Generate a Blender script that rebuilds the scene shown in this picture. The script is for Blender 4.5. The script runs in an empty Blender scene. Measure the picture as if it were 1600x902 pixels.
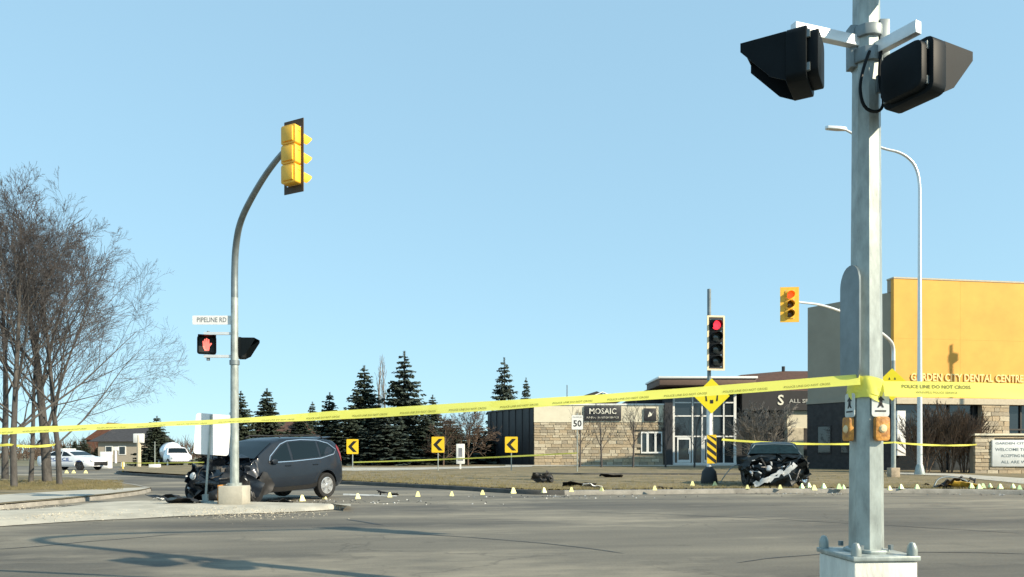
import bpy, bmesh, math, random
from mathutils import Vector, Matrix, noise
R = math.radians
S = bpy.context.scene
COL = S.collection

# ------------------------------------------------------------------ camera
F, HZ, CZ = 1155.0, 708.0, 1.25          # focal length and horizon in photo pixels, eye height in metres
cd = bpy.data.cameras.new('camera'); cam = bpy.data.objects.new('camera', cd); COL.objects.link(cam)
cam.location = (0, 0, CZ); cam.rotation_euler = (R(90), 0, 0)
cd.sensor_width = 36; cd.lens = F / 1600 * 36; cd.shift_y = (HZ - 451) / 1600
cd.clip_start = .05; cd.clip_end = 6000
S.camera = cam

# ------------------------------------------------------------------ sky, sun, exposure
SUN_AZ = Vector((.875, -.484))            # horizontal direction towards the sun
SUN_EL = R(29.5)
w = bpy.data.worlds.new('World'); S.world = w; w.use_nodes = True
nt = w.node_tree; bg = nt.nodes['Background']
sk = nt.nodes.new('ShaderNodeTexSky'); sk.sky_type = 'NISHITA'; sk.sun_disc = False
sk.sun_elevation = SUN_EL; sk.sun_rotation = math.atan2(SUN_AZ.x, SUN_AZ.y)
sk.altitude = 200; sk.air_density = 1.0; sk.dust_density = .0; sk.ozone_density = 1.0
gm = nt.nodes.new('ShaderNodeGamma'); gm.inputs[1].default_value = .26          # evens the sky out from zenith to horizon, all round
tn = nt.nodes.new('ShaderNodeMix'); tn.data_type = 'RGBA'; tn.blend_type = 'MULTIPLY'; tn.inputs[0].default_value = 1; tn.inputs[7].default_value = (1.38, 2.08, 2.44, 1)
nt.links.new(sk.outputs[0], gm.inputs[0]); nt.links.new(gm.outputs[0], tn.inputs[6]); nt.links.new(tn.outputs[2], bg.inputs[0]); bg.inputs[1].default_value = .15
sd = bpy.data.lights.new('sun', 'SUN'); sun = bpy.data.objects.new('sun', sd); COL.objects.link(sun)
sd.energy = 4.5; sd.angle = R(.53); sd.color = (1, .87, .66)
sv = Vector((SUN_AZ.x * math.cos(SUN_EL), SUN_AZ.y * math.cos(SUN_EL), math.sin(SUN_EL)))
sun.rotation_euler = sv.to_track_quat('Z', 'Y').to_euler(); sun.location = (30, -20, 40)
S.view_settings.view_transform = 'Standard'; S.view_settings.look = 'None'
S.view_settings.exposure = .80; S.view_settings.gamma = 1; S.view_settings.use_curve_mapping = False
S.render.engine = 'CYCLES'

# ------------------------------------------------------------------ pixel helpers
def P(px, py, z=0.0):                     # point of the plane at height z seen at a photo pixel
    Y = (CZ - z) * F / (py - HZ)
    return Vector(((px - 800) / F * Y, Y, z))
def Q(px, py, Y):                         # point at depth Y seen at a photo pixel
    return Vector(((px - 800) / F * Y, Y, CZ - (py - HZ) / F * Y))
def zg(y):                                # the boulevard rises gently behind the kerb
    return .13 + .17 * min(1, max(0, (y - 27) / 24))

# ------------------------------------------------------------------ materials
MATS = {}
def mat(name, col, rough=.7, metal=0, var=.12, scale=6, bump=0, bscale=40, col2=None, emit=0, spec=.5, coat=0, detail=6, stretch=None, thr=None, trans=0, alpha=1, object_coords=True):
    if name in MATS: return MATS[name]
    m = bpy.data.materials.new(name); m.use_nodes = True; n = m.node_tree; L = n.links
    b = n.nodes['Principled BSDF']
    b.inputs['Roughness'].default_value = rough; b.inputs['Metallic'].default_value = metal
    b.inputs['Specular IOR Level'].default_value = spec; b.inputs['Coat Weight'].default_value = coat
    b.inputs['Coat Roughness'].default_value = .08
    if trans: b.inputs['Transmission Weight'].default_value = trans
    if alpha < 1: b.inputs['Alpha'].default_value = alpha
    tc = n.nodes.new('ShaderNodeTexCoord'); src = tc.outputs['Object']
    if not object_coords:
        ge = n.nodes.new('ShaderNodeNewGeometry'); src = ge.outputs['Position']
    if stretch:
        mp = n.nodes.new('ShaderNodeMapping'); mp.inputs['Scale'].default_value = stretch
        L.new(src, mp.inputs['Vector']); src = mp.outputs[0]
    c2 = col2 if col2 else tuple(c * (1 - var * 2.2) for c in col)
    if var or col2:
        nz = n.nodes.new('ShaderNodeTexNoise'); nz.inputs['Scale'].default_value = scale; nz.inputs['Detail'].default_value = detail
        nz.inputs['Roughness'].default_value = .65
        L.new(src, nz.inputs['Vector'])
        cr = n.nodes.new('ShaderNodeValToRGB')
        a, z = thr if thr else (.32, .68)
        cr.color_ramp.elements[0].position = a; cr.color_ramp.elements[1].position = z
        cr.color_ramp.elements[0].color = (*c2, 1); cr.color_ramp.elements[1].color = (*col, 1)
        L.new(nz.outputs['Fac'], cr.inputs[0]); L.new(cr.outputs[0], b.inputs['Base Color'])
    else:
        b.inputs['Base Color'].default_value = (*col, 1)
    if bump:
        n2 = n.nodes.new('ShaderNodeTexNoise'); n2.inputs['Scale'].default_value = bscale; n2.inputs['Detail'].default_value = 5
        L.new(src, n2.inputs['Vector'])
        bp = n.nodes.new('ShaderNodeBump'); bp.inputs['Strength'].default_value = bump; bp.inputs['Distance'].default_value = .02
        L.new(n2.outputs['Fac'], bp.inputs['Height']); L.new(bp.outputs[0], b.inputs['Normal'])
    if emit:
        b.inputs['Emission Color'].default_value = (*col, 1); b.inputs['Emission Strength'].default_value = emit
    MATS[name] = m
    return m

def road_material():
    m = bpy.data.materials.new('road_asphalt'); m.use_nodes = True; n = m.node_tree; L = n.links; b = n.nodes['Principled BSDF']
    ge = n.nodes.new('ShaderNodeNewGeometry')
    mp = n.nodes.new('ShaderNodeMapping'); mp.inputs['Rotation'].default_value = (0, 0, R(-8)); L.new(ge.outputs['Position'], mp.inputs['Vector'])
    def noi(sc, stretch, det=6, rough=.6):
        q = n.nodes.new('ShaderNodeMapping'); q.inputs['Scale'].default_value = stretch; L.new(mp.outputs[0], q.inputs['Vector'])
        z = n.nodes.new('ShaderNodeTexNoise'); z.inputs['Scale'].default_value = sc; z.inputs['Detail'].default_value = det; z.inputs['Roughness'].default_value = rough
        L.new(q.outputs[0], z.inputs['Vector']); return z.outputs['Fac']
    def ramp(f, p0, p1, c0, c1):
        r = n.nodes.new('ShaderNodeValToRGB'); r.color_ramp.elements[0].position = p0; r.color_ramp.elements[1].position = p1
        r.color_ramp.elements[0].color = (*c0, 1); r.color_ramp.elements[1].color = (*c1, 1); L.new(f, r.inputs[0]); return r.outputs[0]
    def mix(mode, fac, a, c):
        x = n.nodes.new('ShaderNodeMix'); x.data_type = 'RGBA'; x.blend_type = mode
        if isinstance(fac, float): x.inputs[0].default_value = fac
        else: L.new(fac, x.inputs[0])
        L.new(a, x.inputs[6]); L.new(c, x.inputs[7]); return x.outputs[2]
    base = ramp(noi(.32, (.16, 1, 1), 5), .36, .66, (.092, .087, .078), (.25, .228, .18))      # wheel-polished bands along the road
    worn = ramp(noi(.9, (.25, 1, 1), 7, .7), .3, .75, (.62, .62, .63), (1.12, 1.1, 1.06))
    grain = ramp(noi(30, (1, 1, 1), 10, .85), .28, .74, (.5, .5, .51), (1.45, 1.44, 1.4))
    c = mix('MULTIPLY', .75, base, worn); c = mix('MULTIPLY', .8, c, grain)
    dust = ramp(noi(.21, (.4, 1, 1), 6, .7), .50, .68, (0, 0, 0), (1, 1, 1))
    q = n.nodes.new('ShaderNodeRGB'); q.outputs[0].default_value = (.42, .37, .275, 1)
    dm = n.nodes.new('ShaderNodeMath'); dm.operation = 'MULTIPLY'; dm.inputs[1].default_value = .72; L.new(dust, dm.inputs[0])
    c = mix('MIX', dm.outputs[0], c, q.outputs[0])
    # hairline crack web, only in worn areas
    wv = n.nodes.new('ShaderNodeTexNoise'); wv.inputs['Scale'].default_value = 1.4; wv.inputs['Detail'].default_value = 5; L.new(mp.outputs[0], wv.inputs['Vector'])
    ad = n.nodes.new('ShaderNodeMix'); ad.data_type = 'RGBA'; ad.blend_type = 'LINEAR_LIGHT'; ad.inputs[0].default_value = .5; L.new(mp.outputs[0], ad.inputs[6]); L.new(wv.outputs['Color'], ad.inputs[7])
    vo = n.nodes.new('ShaderNodeTexVoronoi'); vo.feature = 'DISTANCE_TO_EDGE'; vo.inputs['Scale'].default_value = .42; L.new(ad.outputs[2], vo.inputs['Vector'])
    ck = ramp(vo.outputs['Distance'], .002, .012, (1, 1, 1), (0, 0, 0)); mk = ramp(noi(.17, (1, 1, 1), 4), .44, .56, (0, 0, 0), (1, 1, 1))
    cm = n.nodes.new('ShaderNodeMath'); cm.operation = 'MULTIPLY'; L.new(ck, cm.inputs[0]); L.new(mk, cm.inputs[1])
    c2 = n.nodes.new('ShaderNodeMath'); c2.operation = 'MULTIPLY'; c2.inputs[1].default_value = .38; L.new(cm.outputs[0], c2.inputs[0])
    dk = n.nodes.new('ShaderNodeRGB'); dk.outputs[0].default_value = (.035, .033, .03, 1); c = mix('MIX', c2.outputs[0], c, dk.outputs[0])
    oil = ramp(noi(.75, (1, 1, 1), 5, .65), .62, .72, (1, 1, 1), (.62, .62, .63)); c = mix('MULTIPLY', .8, c, oil)
    L.new(c, b.inputs['Base Color']); b.inputs['Roughness'].default_value = .82; b.inputs['Specular IOR Level'].default_value = .35
    bp = n.nodes.new('ShaderNodeBump'); bp.inputs['Strength'].default_value = .35; bp.inputs['Distance'].default_value = .012
    L.new(noi(60, (1, 1, 1), 6, .8), bp.inputs['Height']); L.new(bp.outputs[0], b.inputs['Normal'])
    return m

def tape_material(name, col):
    m = bpy.data.materials.new(name); m.use_nodes = True; n = m.node_tree; L = n.links; b = n.nodes['Principled BSDF']
    out = n.nodes['Material Output']
    b.inputs['Base Color'].default_value = (*col, 1); b.inputs['Roughness'].default_value = .38
    tr = n.nodes.new('ShaderNodeBsdfTranslucent'); tr.inputs[0].default_value = (*col, 1)
    tp = n.nodes.new('ShaderNodeBsdfTransparent'); tp.inputs[0].default_value = (1, .96, .55, 1)
    m1 = n.nodes.new('ShaderNodeMixShader'); m1.inputs[0].default_value = .28; L.new(b.outputs[0], m1.inputs[1]); L.new(tr.outputs[0], m1.inputs[2])
    m2 = n.nodes.new('ShaderNodeMixShader'); m2.inputs[0].default_value = .07; L.new(m1.outputs[0], m2.inputs[1]); L.new(tp.outputs[0], m2.inputs[2])
    L.new(m2.outputs[0], out.inputs['Surface']); MATS[name] = m
    return m

M_ROAD = road_material()
M_TAPE = tape_material('barrier_tape', (.98, .94, .18))
M_TAPEINK = mat('tape_ink', (.15, .135, .02), .6, var=.1)
M_CONC = mat('concrete', (.50, .47, .39), .9, var=.17, scale=1.6, bump=.35, bscale=50, object_coords=False, detail=9)
M_KERB = mat('kerb_concrete', (.33, .31, .27), .9, var=.22, scale=2.5, bump=.4, bscale=40, object_coords=False, detail=9)
M_DARKKERB = mat('kerb_dirty', (.10, .095, .085), .9, var=.2, scale=2, bump=.4, object_coords=False)
M_PATH = mat('path_concrete', (.46, .44, .38), .9, var=.12, scale=1.2, bump=.2, object_coords=False, detail=8)
M_LAWN = mat('dormant_lawn', (.25, .195, .11), .95, col2=(.10, .088, .045), scale=.9, bump=1.0, bscale=25, object_coords=False, detail=12)
M_FIELD = mat('far_ground', (.20, .17, .11), .95, col2=(.10, .10, .05), scale=.08, object_coords=False, detail=8)
M_TAR = mat('tar', (.022, .022, .024), .55, var=.1)
M_PAINT = mat('road_paint', (.55, .55, .52), .8, var=.3, scale=5, col2=(.2, .2, .19), thr=(.38, .55), object_coords=False, detail=9)
M_GALV = mat('galvanised_steel', (.44, .49, .465), .42, metal=.25, var=.22, scale=11, bump=.06, bscale=20, detail=8, stretch=(1, 1, .35))
M_GALVD = mat('weathered_steel', (.24, .28, .29), .5, metal=.5, var=.15, scale=5)
M_ALU = mat('aluminium', (.78, .80, .80), .35, metal=.35, var=.06, scale=8)
M_WHITE = mat('white_paint', (.78, .79, .77), .45, var=.05, scale=5)
M_SIGNBACK = mat('sign_back', (.82, .83, .82), .4, metal=.0, var=.05, scale=5)
M_YEL = mat('signal_yellow', (.94, .52, .045), .42, var=.08, scale=7)
M_SIGNY = mat('sign_yellow', (.85, .70, .01), .4, var=.04, scale=6)
M_CHEV = mat('chevron_yellow', (.86, .56, .02), .4, var=.05, scale=6)
M_BLACK = mat('black_plastic', (.006, .009, .011), .5, var=.15, scale=8, spec=.12)
M_SHADEDYEL = mat('backplate_shaded_yellow', (.075, .045, .02), .6, var=.15)  # yellow backplate seen from behind, its shade painted in as dark brown
M_SIGNK = mat('sign_black', (.012, .012, .012), .5, var=.05)
M_LRED = mat('lens_red_lit', (1.0, .03, .05), .3, var=0, emit=1.3)
M_LORG = mat('lens_red_orange_lit', (1.0, .08, .015), .3, var=0, emit=.85)
M_LOFF = mat('lens_dark', (.045, .06, .055), .12, var=.1, spec=.8)
M_LAMB = mat('lens_amber_dark', (.10, .055, .012), .15, var=.1, spec=.8)
M_HAND = mat('hand_symbol_lit', (1.0, .16, .12), .4, var=0, emit=1.1)
M_RUST = mat('worn_orange_paint', (.72, .33, .05), .6, col2=(.25, .10, .03), scale=22, bump=.3)
M_TYRE = mat('tyre_rubber', (.018, .018, .018), .85, var=.2, bump=.2, bscale=60)
M_RIM = mat('alloy_rim', (.62, .63, .64), .3, metal=.7, var=.06)
M_SUV = mat('slate_car_paint', (.011, .017, .027), .42, metal=.1, var=.1, scale=3, coat=.3, spec=.35)
M_WRECK = mat('black_car_paint', (.010, .013, .013), .42, metal=.15, var=.25, scale=4, coat=.22, spec=.35)
M_GLASS = mat('car_glass', (.006, .011, .014), .08, var=0, spec=.35)
M_TRIM = mat('black_trim', (.02, .02, .021), .6, var=.15, scale=10)
M_CHROME = mat('chrome_trim', (.7, .72, .74), .18, metal=.9, var=0)
M_TAIL = mat('tail_lamp_red', (.22, .012, .012), .25, var=.1, spec=.7)
M_HEADL = mat('headlamp', (.55, .57, .58), .15, var=.1, spec=.8)
M_ENGINE = mat('engine_metal', (.11, .11, .11), .5, metal=.5, col2=(.02, .02, .02), scale=14, bump=.4)
M_FOAM = mat('white_plastic', (.80, .80, .78), .5, var=.08, scale=10)
M_CARW = mat('white_car_paint', (.80, .82, .85), .3, var=.03, coat=.6)
M_BLUE = mat('blue_stripe', (.03, .07, .30), .4, var=.05)
M_EVID = mat('evidence_yellow', (.92, .85, .38), .5, var=.05, emit=0)
M_EVIDG = mat('evidence_green', (.66, .85, .45), .5, var=.05)
M_BARK = mat('grey_bark', (.105, .098, .09), .95, col2=(.042, .038, .036), scale=9, bump=.8, bscale=30, stretch=(1, 1, .25))
M_TWIG = mat('twig_bark', (.10, .088, .085), .9, var=.25, scale=2)
M_TWIGB = mat('brown_twig', (.17, .115, .08), .9, var=.25, scale=2)
M_TWIGG = mat('pale_twig', (.27, .24, .21), .9, var=.25, scale=2)
M_NEEDLE = mat('spruce_needles', (.060, .078, .046), .8, col2=(.022, .034, .022), scale=.9, detail=4)
M_NEEDLE2 = mat('blue_spruce_needles', (.066, .088, .064), .8, col2=(.026, .04, .032), scale=.9, detail=4)
M_STUCCO = mat('cream_stucco', (.74, .68, .52), .9, var=.05, scale=2, bump=.15)
M_STONE = [mat('ledge_stone_%d' % i, c, .9, var=.16, scale=4, bump=.4, bscale=14) for i, c in enumerate([(.56, .47, .33), (.46, .37, .25), (.62, .54, .40), (.40, .34, .25), (.52, .41, .27)])]
M_MORTAR = mat('mortar', (.33, .28, .21), .95, var=.1)
M_CLAD = mat('charcoal_cladding', (.034, .034, .038), .5, var=.12, scale=3)
M_DARKBRICK = mat('dark_brick', (.055, .052, .052), .85, var=.2, scale=4, bump=.2)
M_FRAME = mat('white_frame', (.80, .80, .77), .5, var=.04)
M_BGLASS = mat('building_glass', (.02, .026, .032), .06, var=.1, spec=.9)
M_ROOF = mat('brown_shingle', (.105, .05, .032), .9, var=.2, scale=3, bump=.4, bscale=20)
M_ROOFD = mat('dark_shingle', (.05, .05, .055), .9, var=.2, scale=3, bump=.4, bscale=20)
M_FASCIA = mat('brown_fascia', (.16, .10, .075), .7, var=.1)
M_YWALL = mat('yellow_panel', (.82, .42, .075), .75, var=.09, scale=.5, detail=8)
M_GREY = mat('grey_panel', (.34, .31, .245), .8, var=.07, scale=.7)
M_BEIGE = mat('beige_trim', (.55, .48, .36), .8, var=.08)
M_BRICKR = mat('red_brick', (.16, .07, .045), .9, var=.2, scale=5)
M_SIDING = mat('beige_siding', (.36, .32, .26), .8, var=.07)
M_LETTER = mat('white_letters', (.85, .82, .70), .5, var=.03)

# ------------------------------------------------------------------ mesh builder
class G:
    def __init__(s): s.v = []; s.f = []; s.mi = []
    def add(s, vs, fs, M=None, mi=0):
        o = len(s.v)
        for p in vs:
            p = Vector(p); s.v.append(M @ p if M else p)
        for f in fs: s.f.append([i + o for i in f]); s.mi.append(mi)
        return s
    def box(s, x0, x1, y0, y1, z0, z1, M=None):
        vs = [(x0, y0, z0), (x1, y0, z0), (x1, y1, z0), (x0, y1, z0), (x0, y0, z1), (x1, y0, z1), (x1, y1, z1), (x0, y1, z1)]
        return s.add(vs, [(3, 2, 1, 0), (4, 5, 6, 7), (0, 1, 5, 4), (1, 2, 6, 5), (2, 3, 7, 6), (3, 0, 4, 7)], M)
    def tube(s, pts, rads, n=8, cap=True, M=None, phase=0):
        pts = [Vector(p) for p in pts]; vs = []; fs = []
        if not hasattr(rads, '__len__'): rads = [rads] * len(pts)
        up = None
        for i, p in enumerate(pts):
            d = (pts[min(i + 1, len(pts) - 1)] - pts[max(i - 1, 0)]).normalized()
            if up is None:
                up = Vector((0, 1, 0)) if abs(d.y) < .9 else Vector((1, 0, 0))
            a = d.cross(up)
            if a.length < 1e-4: a = d.cross(Vector((1, .3, .2)))
            a.normalize(); b = a.cross(d); up = b if i == 0 else (b if b.length > 0 else up)
            for k in range(n):
                t = 2 * math.pi * k / n + phase
                vs.append(p + (a * math.cos(t) + b * math.sin(t)) * rads[i])
        for i in range(len(pts) - 1):
            for k in range(n):
                fs.append((i * n + k, i * n + (k + 1) % n, (i + 1) * n + (k + 1) % n, (i + 1) * n + k))
        if cap:
            fs.append(tuple(reversed(range(n)))); fs.append(tuple(range((len(pts) - 1) * n, len(pts) * n)))
        return s.add(vs, fs, M)
    def lathe(s, prof, n=20, M=None):
        vs = []; fs = []
        for r, z in prof:
            for k in range(n):
                t = 2 * math.pi * k / n; vs.append((r * math.cos(t), r * math.sin(t), z))
        m = len(prof)
        for i in range(m - 1):
            for k in range(n): fs.append((i * n + k, i * n + (k + 1) % n, (i + 1) * n + (k + 1) % n, (i + 1) * n + k))
        if prof[0][0] > 1e-5: fs.append(tuple(reversed(range(n))))
        if prof[-1][0] > 1e-5: fs.append(tuple(range((m - 1) * n, m * n)))
        return s.add(vs, fs, M)
    def prism(s, poly, z0, z1, M=None):
        n = len(poly); area = sum(poly[i][0] * poly[(i + 1) % n][1] - poly[(i + 1) % n][0] * poly[i][1] for i in range(n))
        if area < 0: poly = list(reversed(poly))
        vs = [(p[0], p[1], z0) for p in poly] + [(p[0], p[1], z1) for p in poly]
        fs = [tuple(reversed(range(n))), tuple(range(n, 2 * n))] + [(i, (i + 1) % n, n + (i + 1) % n, n + i) for i in range(n)]
        return s.add(vs, fs, M)
    def data(s, name, m, smooth=35, bevel=0):
        me = bpy.data.meshes.new(name); me.from_pydata([tuple(p) for p in s.v], [], s.f)
        ms = m if isinstance(m, (list, tuple)) else [m]
        for q in ms: me.materials.append(q)
        if len(ms) > 1: me.polygons.foreach_set('material_index', s.mi)
        if bevel:
            bm = bmesh.new(); bm.from_mesh(me)
            es = [e for e in bm.edges if len(e.link_faces) == 2 and e.calc_face_angle(0) > R(30)]
            bmesh.ops.bevel(bm, geom=es, offset=bevel, segments=2, affect='EDGES', profile=.5)
            bm.to_mesh(me); bm.free()
        me.validate(); me.update()
        if smooth:
            me.polygons.foreach_set('use_smooth', [True] * len(me.polygons)); me.set_sharp_from_angle(angle=R(smooth))
        return me
    def build(s, name, m, parent=None, smooth=35, bevel=0, loc=None, rot=None):
        return link(name, s.data(name, m, smooth, bevel), parent, loc, rot)
def link(name, me, parent=None, loc=None, rot=None):
    o = bpy.data.objects.new(name, me); COL.objects.link(o); o.parent = parent
    if loc is not None: o.location = loc
    if rot is not None: o.rotation_euler = rot
    return o
def tag(o, label, cat, group=None, kind=None):
    o['label'] = label; o['category'] = cat
    if group: o['group'] = group
    if kind: o['kind'] = kind
    return o
def struct(o, label=None):
    o['kind'] = 'structure'
    if label: o['label'] = label
    return o
def stuff(o, label=None, cat=None):
    o['kind'] = 'stuff'
    if label: o['label'] = label
    if cat: o['category'] = cat
    return o
def thing(name, label, cat, loc=(0, 0, 0), rz=0, group=None, rot=None):
    o = bpy.data.objects.new(name, None); COL.objects.link(o); o.location = loc
    o.rotation_euler = rot if rot else (0, 0, rz); o.empty_display_size = .2
    return tag(o, label, cat, group)
def copy_tree(o, parent=None):
    c = o.copy(); COL.objects.link(c); c.parent = parent
    for ch in list(o.children): copy_tree(ch, c)
    return c
def text_data(txt, size, extrude=0, bold=0, align='CENTER'):
    cu = bpy.data.curves.new('lettering', 'FONT'); cu.body = txt; cu.size = size; cu.extrude = extrude; cu.offset = bold
    cu.align_x = align; cu.align_y = 'CENTER'; cu.resolution_u = 2
    o = bpy.data.objects.new('lettering', cu); COL.objects.link(o)
    bpy.context.view_layer.update()
    me = bpy.data.meshes.new_from_object(o.evaluated_get(bpy.context.evaluated_depsgraph_get()))
    bpy.data.objects.remove(o); bpy.data.curves.remove(cu)
    return me
def text(txt, size, m, parent, loc, rot, width=None, extrude=0, bold=0, name='lettering', align='CENTER'):
    me = text_data(txt, size, extrude, bold, align); me.materials.clear(); me.materials.append(m)
    o = link(name, me, parent, loc, rot)
    if width:
        xs = [v.co.x for v in me.vertices]; k = width / (max(xs) - min(xs)); o.scale = (k, 1, 1)
    return o
def rotz(a): return Matrix.Rotation(a, 4, 'Z')
def tr(x, y, z): return Matrix.Translation((x, y, z))
def rounded(wd, ht, r, n=5):
    pts = []
    for cx, cy, a0 in ((wd / 2 - r, ht / 2 - r, 0), (-wd / 2 + r, ht / 2 - r, 90), (-wd / 2 + r, -ht / 2 + r, 180), (wd / 2 - r, -ht / 2 + r, 270)):
        for k in range(n + 1):
            t = R(a0 + 90 * k / n); pts.append((cx + r * math.cos(t), cy + r * math.sin(t)))
    return pts
UPR = Matrix.Rotation(R(90), 4, 'X')      # a flat shape in xy stands up and faces -y

# ================================================================== SETTING
random.seed(11)
g = G(); g.add([(-3000, -600, -.06), (3000, -600, -.06), (3000, 4000, -.06), (-3000, 4000, -.06)], [(0, 1, 2, 3)])
struct(g.build('ground', M_FIELD, smooth=0))
g = G(); g.add([(-75, -40, 0), (75, -40, 0), (75, 30, 0), (10, 60, 0), (-75, 75, 0)], [(0, 1, 2, 3, 4)])
struct(g.build('road', M_ROAD, smooth=0))

def strip(pts, wd, z, wob=0, taper=True):          # a flat ribbon along ground points
    gg = G(); vs = []; fs = []; n = len(pts)
    for i, p in enumerate(pts):
        a = Vector(pts[max(i - 1, 0)]); b = Vector(pts[min(i + 1, n - 1)]); d = (b - a); d = Vector((d.x, d.y)).normalized()
        nrm = Vector((-d.y, d.x)); k = wd * (random.uniform(1 - wob, 1 + wob)) / 2
        if taper and i in (0, n - 1): k *= .3
        vs += [(p[0] + nrm.x * k, p[1] + nrm.y * k, z), (p[0] - nrm.x * k, p[1] - nrm.y * k, z)]
    for i in range(n - 1): fs.append((2 * i + 1, 2 * i + 3, 2 * i + 2, 2 * i))
    return gg.add(vs, fs)
def resample(pts, step):
    out = []
    for a, b in zip(pts[:-1], pts[1:]):
        a = Vector(a); b = Vector(b); m = max(1, int((b - a).length / step))
        for k in range(m): out.append(a.lerp(b, k / m))
    out.append(Vector(pts[-1])); return out
def smooth_line(pts, it=2):
    pts = [Vector(p) for p in pts]
    for _ in range(it):
        q = [pts[0]]
        for a, b in zip(pts[:-1], pts[1:]): q += [a.lerp(b, .25), a.lerp(b, .75)]
        q.append(pts[-1]); pts = q
    return pts
def wobble(pts, amp, fr=.8):
    return [p + Vector((noise.noise(p * fr) * amp, noise.noise(p * fr + Vector((7, 3, 1))) * amp, 0)) for p in pts]
def kerb(pts, name, m, h=.13, wd=.16, z0=-.02):
    gg = G(); n = len(pts); vs = []; fs = []
    for i, p in enumerate(pts):
        a = Vector(pts[max(i - 1, 0)]); b = Vector(pts[min(i + 1, n - 1)]); d = (b - a); d = Vector((d.x, d.y)).normalized(); nr = Vector((-d.y, d.x))
        hh = h + noise.noise(Vector(p) * .7) * .012
        for off, z in ((-.02, z0), (0, hh - .025), (.02, hh), (wd, hh + .002), (wd, z0)):
            vs.append((p[0] + nr.x * off, p[1] + nr.y * off, z))
    for i in range(n - 1):
        for k in range(4): fs.append((5 * i + k, 5 * i + 5 + k, 5 * i + 6 + k, 5 * i + k + 1))
    gg.add(vs, fs); return struct(gg.build(name, m))

# concrete island on the left with the signal pole
near = smooth_line([P(x, y, .12) for x, y in ((-260, 842), (-60, 827), (0, 822), (160, 812), (300, 806), (440, 801), (520, 797), (548, 791))])
far = smooth_line([P(x, y, .12) for x, y in ((548, 791), (520, 787), (470, 786), (390, 784), (270, 781), (190, 783), (130, 787), (60, 796), (-60, 799), (-260, 802))])
near = [Vector((p.x * (CZ - .012) / (CZ - .12), p.y * (CZ - .012) / (CZ - .12), .012)) for p in near]      # ramped down to the road
nn = 60
def at_(line, t):
    k = t * (len(line) - 1); i = min(int(k), len(line) - 2); return line[i].lerp(line[i + 1], k - i)
fr_ = list(reversed(far)); vs = []; fs = []; prof = ((0, 0), (.12, .55), (.3, .85), (.6, 1), (1, 1))
for i in range(nn + 1):
    t = i / nn; a = at_(near, t); b = at_(fr_, t)
    a = a + Vector((0, noise.noise(a * .9) * .14 + noise.noise(a * 3.1) * .06, 0))
    for u, h in prof: q = a.lerp(b, u); vs.append((q.x, q.y, .012 + .108 * h + (noise.noise(q * .8) * .008 if u < 1 else 0)))
for i in range(nn):
    for k in range(4): q = i * 5 + k; fs.append((q, q + 5, q + 6, q + 1))
g = G(); g.add(vs, fs); isl = struct(g.build('traffic_island', M_CONC, smooth=70))
kerb(wobble(resample(far, .4)[9:], .03), 'island_kerb', M_DARKKERB, h=.118, wd=.14)
# sand and rubble washed onto the island edge
g = G()
for k in range(2600):
    t = random.random(); c = P(random.choice((random.gauss(60, 60), random.gauss(380, 60))), random.gauss(800, 5), .105)
    r = random.uniform(.004, .013) * (.5 + t * t * 1.4); a = random.uniform(0, 6)
    g.add([(c.x + r * math.cos(a + q), c.y + r * math.sin(a + q), c.z - .004) for q in (0, 2.1, 4.2)] + [(c.x, c.y, c.z + r * .7)], [(0, 1, 3), (1, 2, 3), (2, 0, 3)])
stuff(g.build('gravel', mat('pale_gravel', (.60, .54, .42), .95, var=.3, scale=3), smooth=0), 'loose pale gravel and broken concrete along the island edge', 'gravel')

# left verge with its trees
nearL = smooth_line([P(x, y, .13) for x, y in ((-320, 812), (-120, 797), (0, 787), (90, 780), (160, 773), (215, 767), (236, 762))])
farL = smooth_line([P(x, y, .13) for x, y in ((236, 762), (215, 757), (170, 751), (120, 746), (60, 743), (-50, 742), (-320, 741))])
pts = nearL + farL[1:]
g = G(); g.add([(p.x, p.y, .124) for p in pts], [tuple(range(len(pts)))]); struct(g.build('verge', M_LAWN, smooth=0))
kerb(wobble(resample(nearL, .5), .03), 'verge_kerb', M_KERB, h=.10, wd=.2); kerb(resample(farL, .8), 'verge_kerb', M_KERB, h=.13)
side = smooth_line([P(x, y, .13) for x, y in ((-320, 796), (-120, 782), (0, 773), (90, 768), (160, 764), (228, 761.5))])
g = G(); m = min(len(side), len(nearL)); vs = []
for i in range(m):
    a = nearL[int(i * (len(nearL) - 1) / (m - 1))]; b = side[int(i * (len(side) - 1) / (m - 1))]
    d = (b - a); vs += [tuple(a + d * .1)[:2] + (.131,), tuple(b)[:2] + (.131,)]
g.add(vs, [(2 * i, 2 * i + 2, 2 * i + 3, 2 * i + 1) for i in range(m - 1)])
struct(g.build('sidewalk', M_PATH, smooth=0))

# boulevard beyond the crossing, rising gently to the buildings
KL = smooth_line([P(x, y, .13) for x, y in ((182, 736.5), (188, 738.5), (240, 741.5), (330, 746), (440, 748), (540, 752), (700, 759), (800, 765), (860, 767), (1000, 766), (1180, 764), (1400, 764), (1600, 766), (2000, 775))], 2)
KLr = resample(KL, .6)
def kerb_y(x):
    best = 99
    for a, b in zip(KLr[:-1], KLr[1:]):
        if min(a.x, b.x) <= x <= max(a.x, b.x) and abs(a.x - b.x) > 1e-6: best = min(best, a.y + (b.y - a.y) * (x - a.x) / (b.x - a.x))
    return best
rows = [.02, .25, .5, .8, 1]
def far_y(x): return 49 + max(0, x + 25) * 1.2 if x < 5 else 90
vs = []; fs = []
use = KLr[3:]
for p in use:
    fy = max(p.y + .6, far_y(p.x))
    for r_ in rows:
        y = p.y + (fy - p.y) * r_; vs.append((p.x * (1 + (y / p.y - 1) * .9), y, zg(y) - .006))
nr_ = len(rows)
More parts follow.
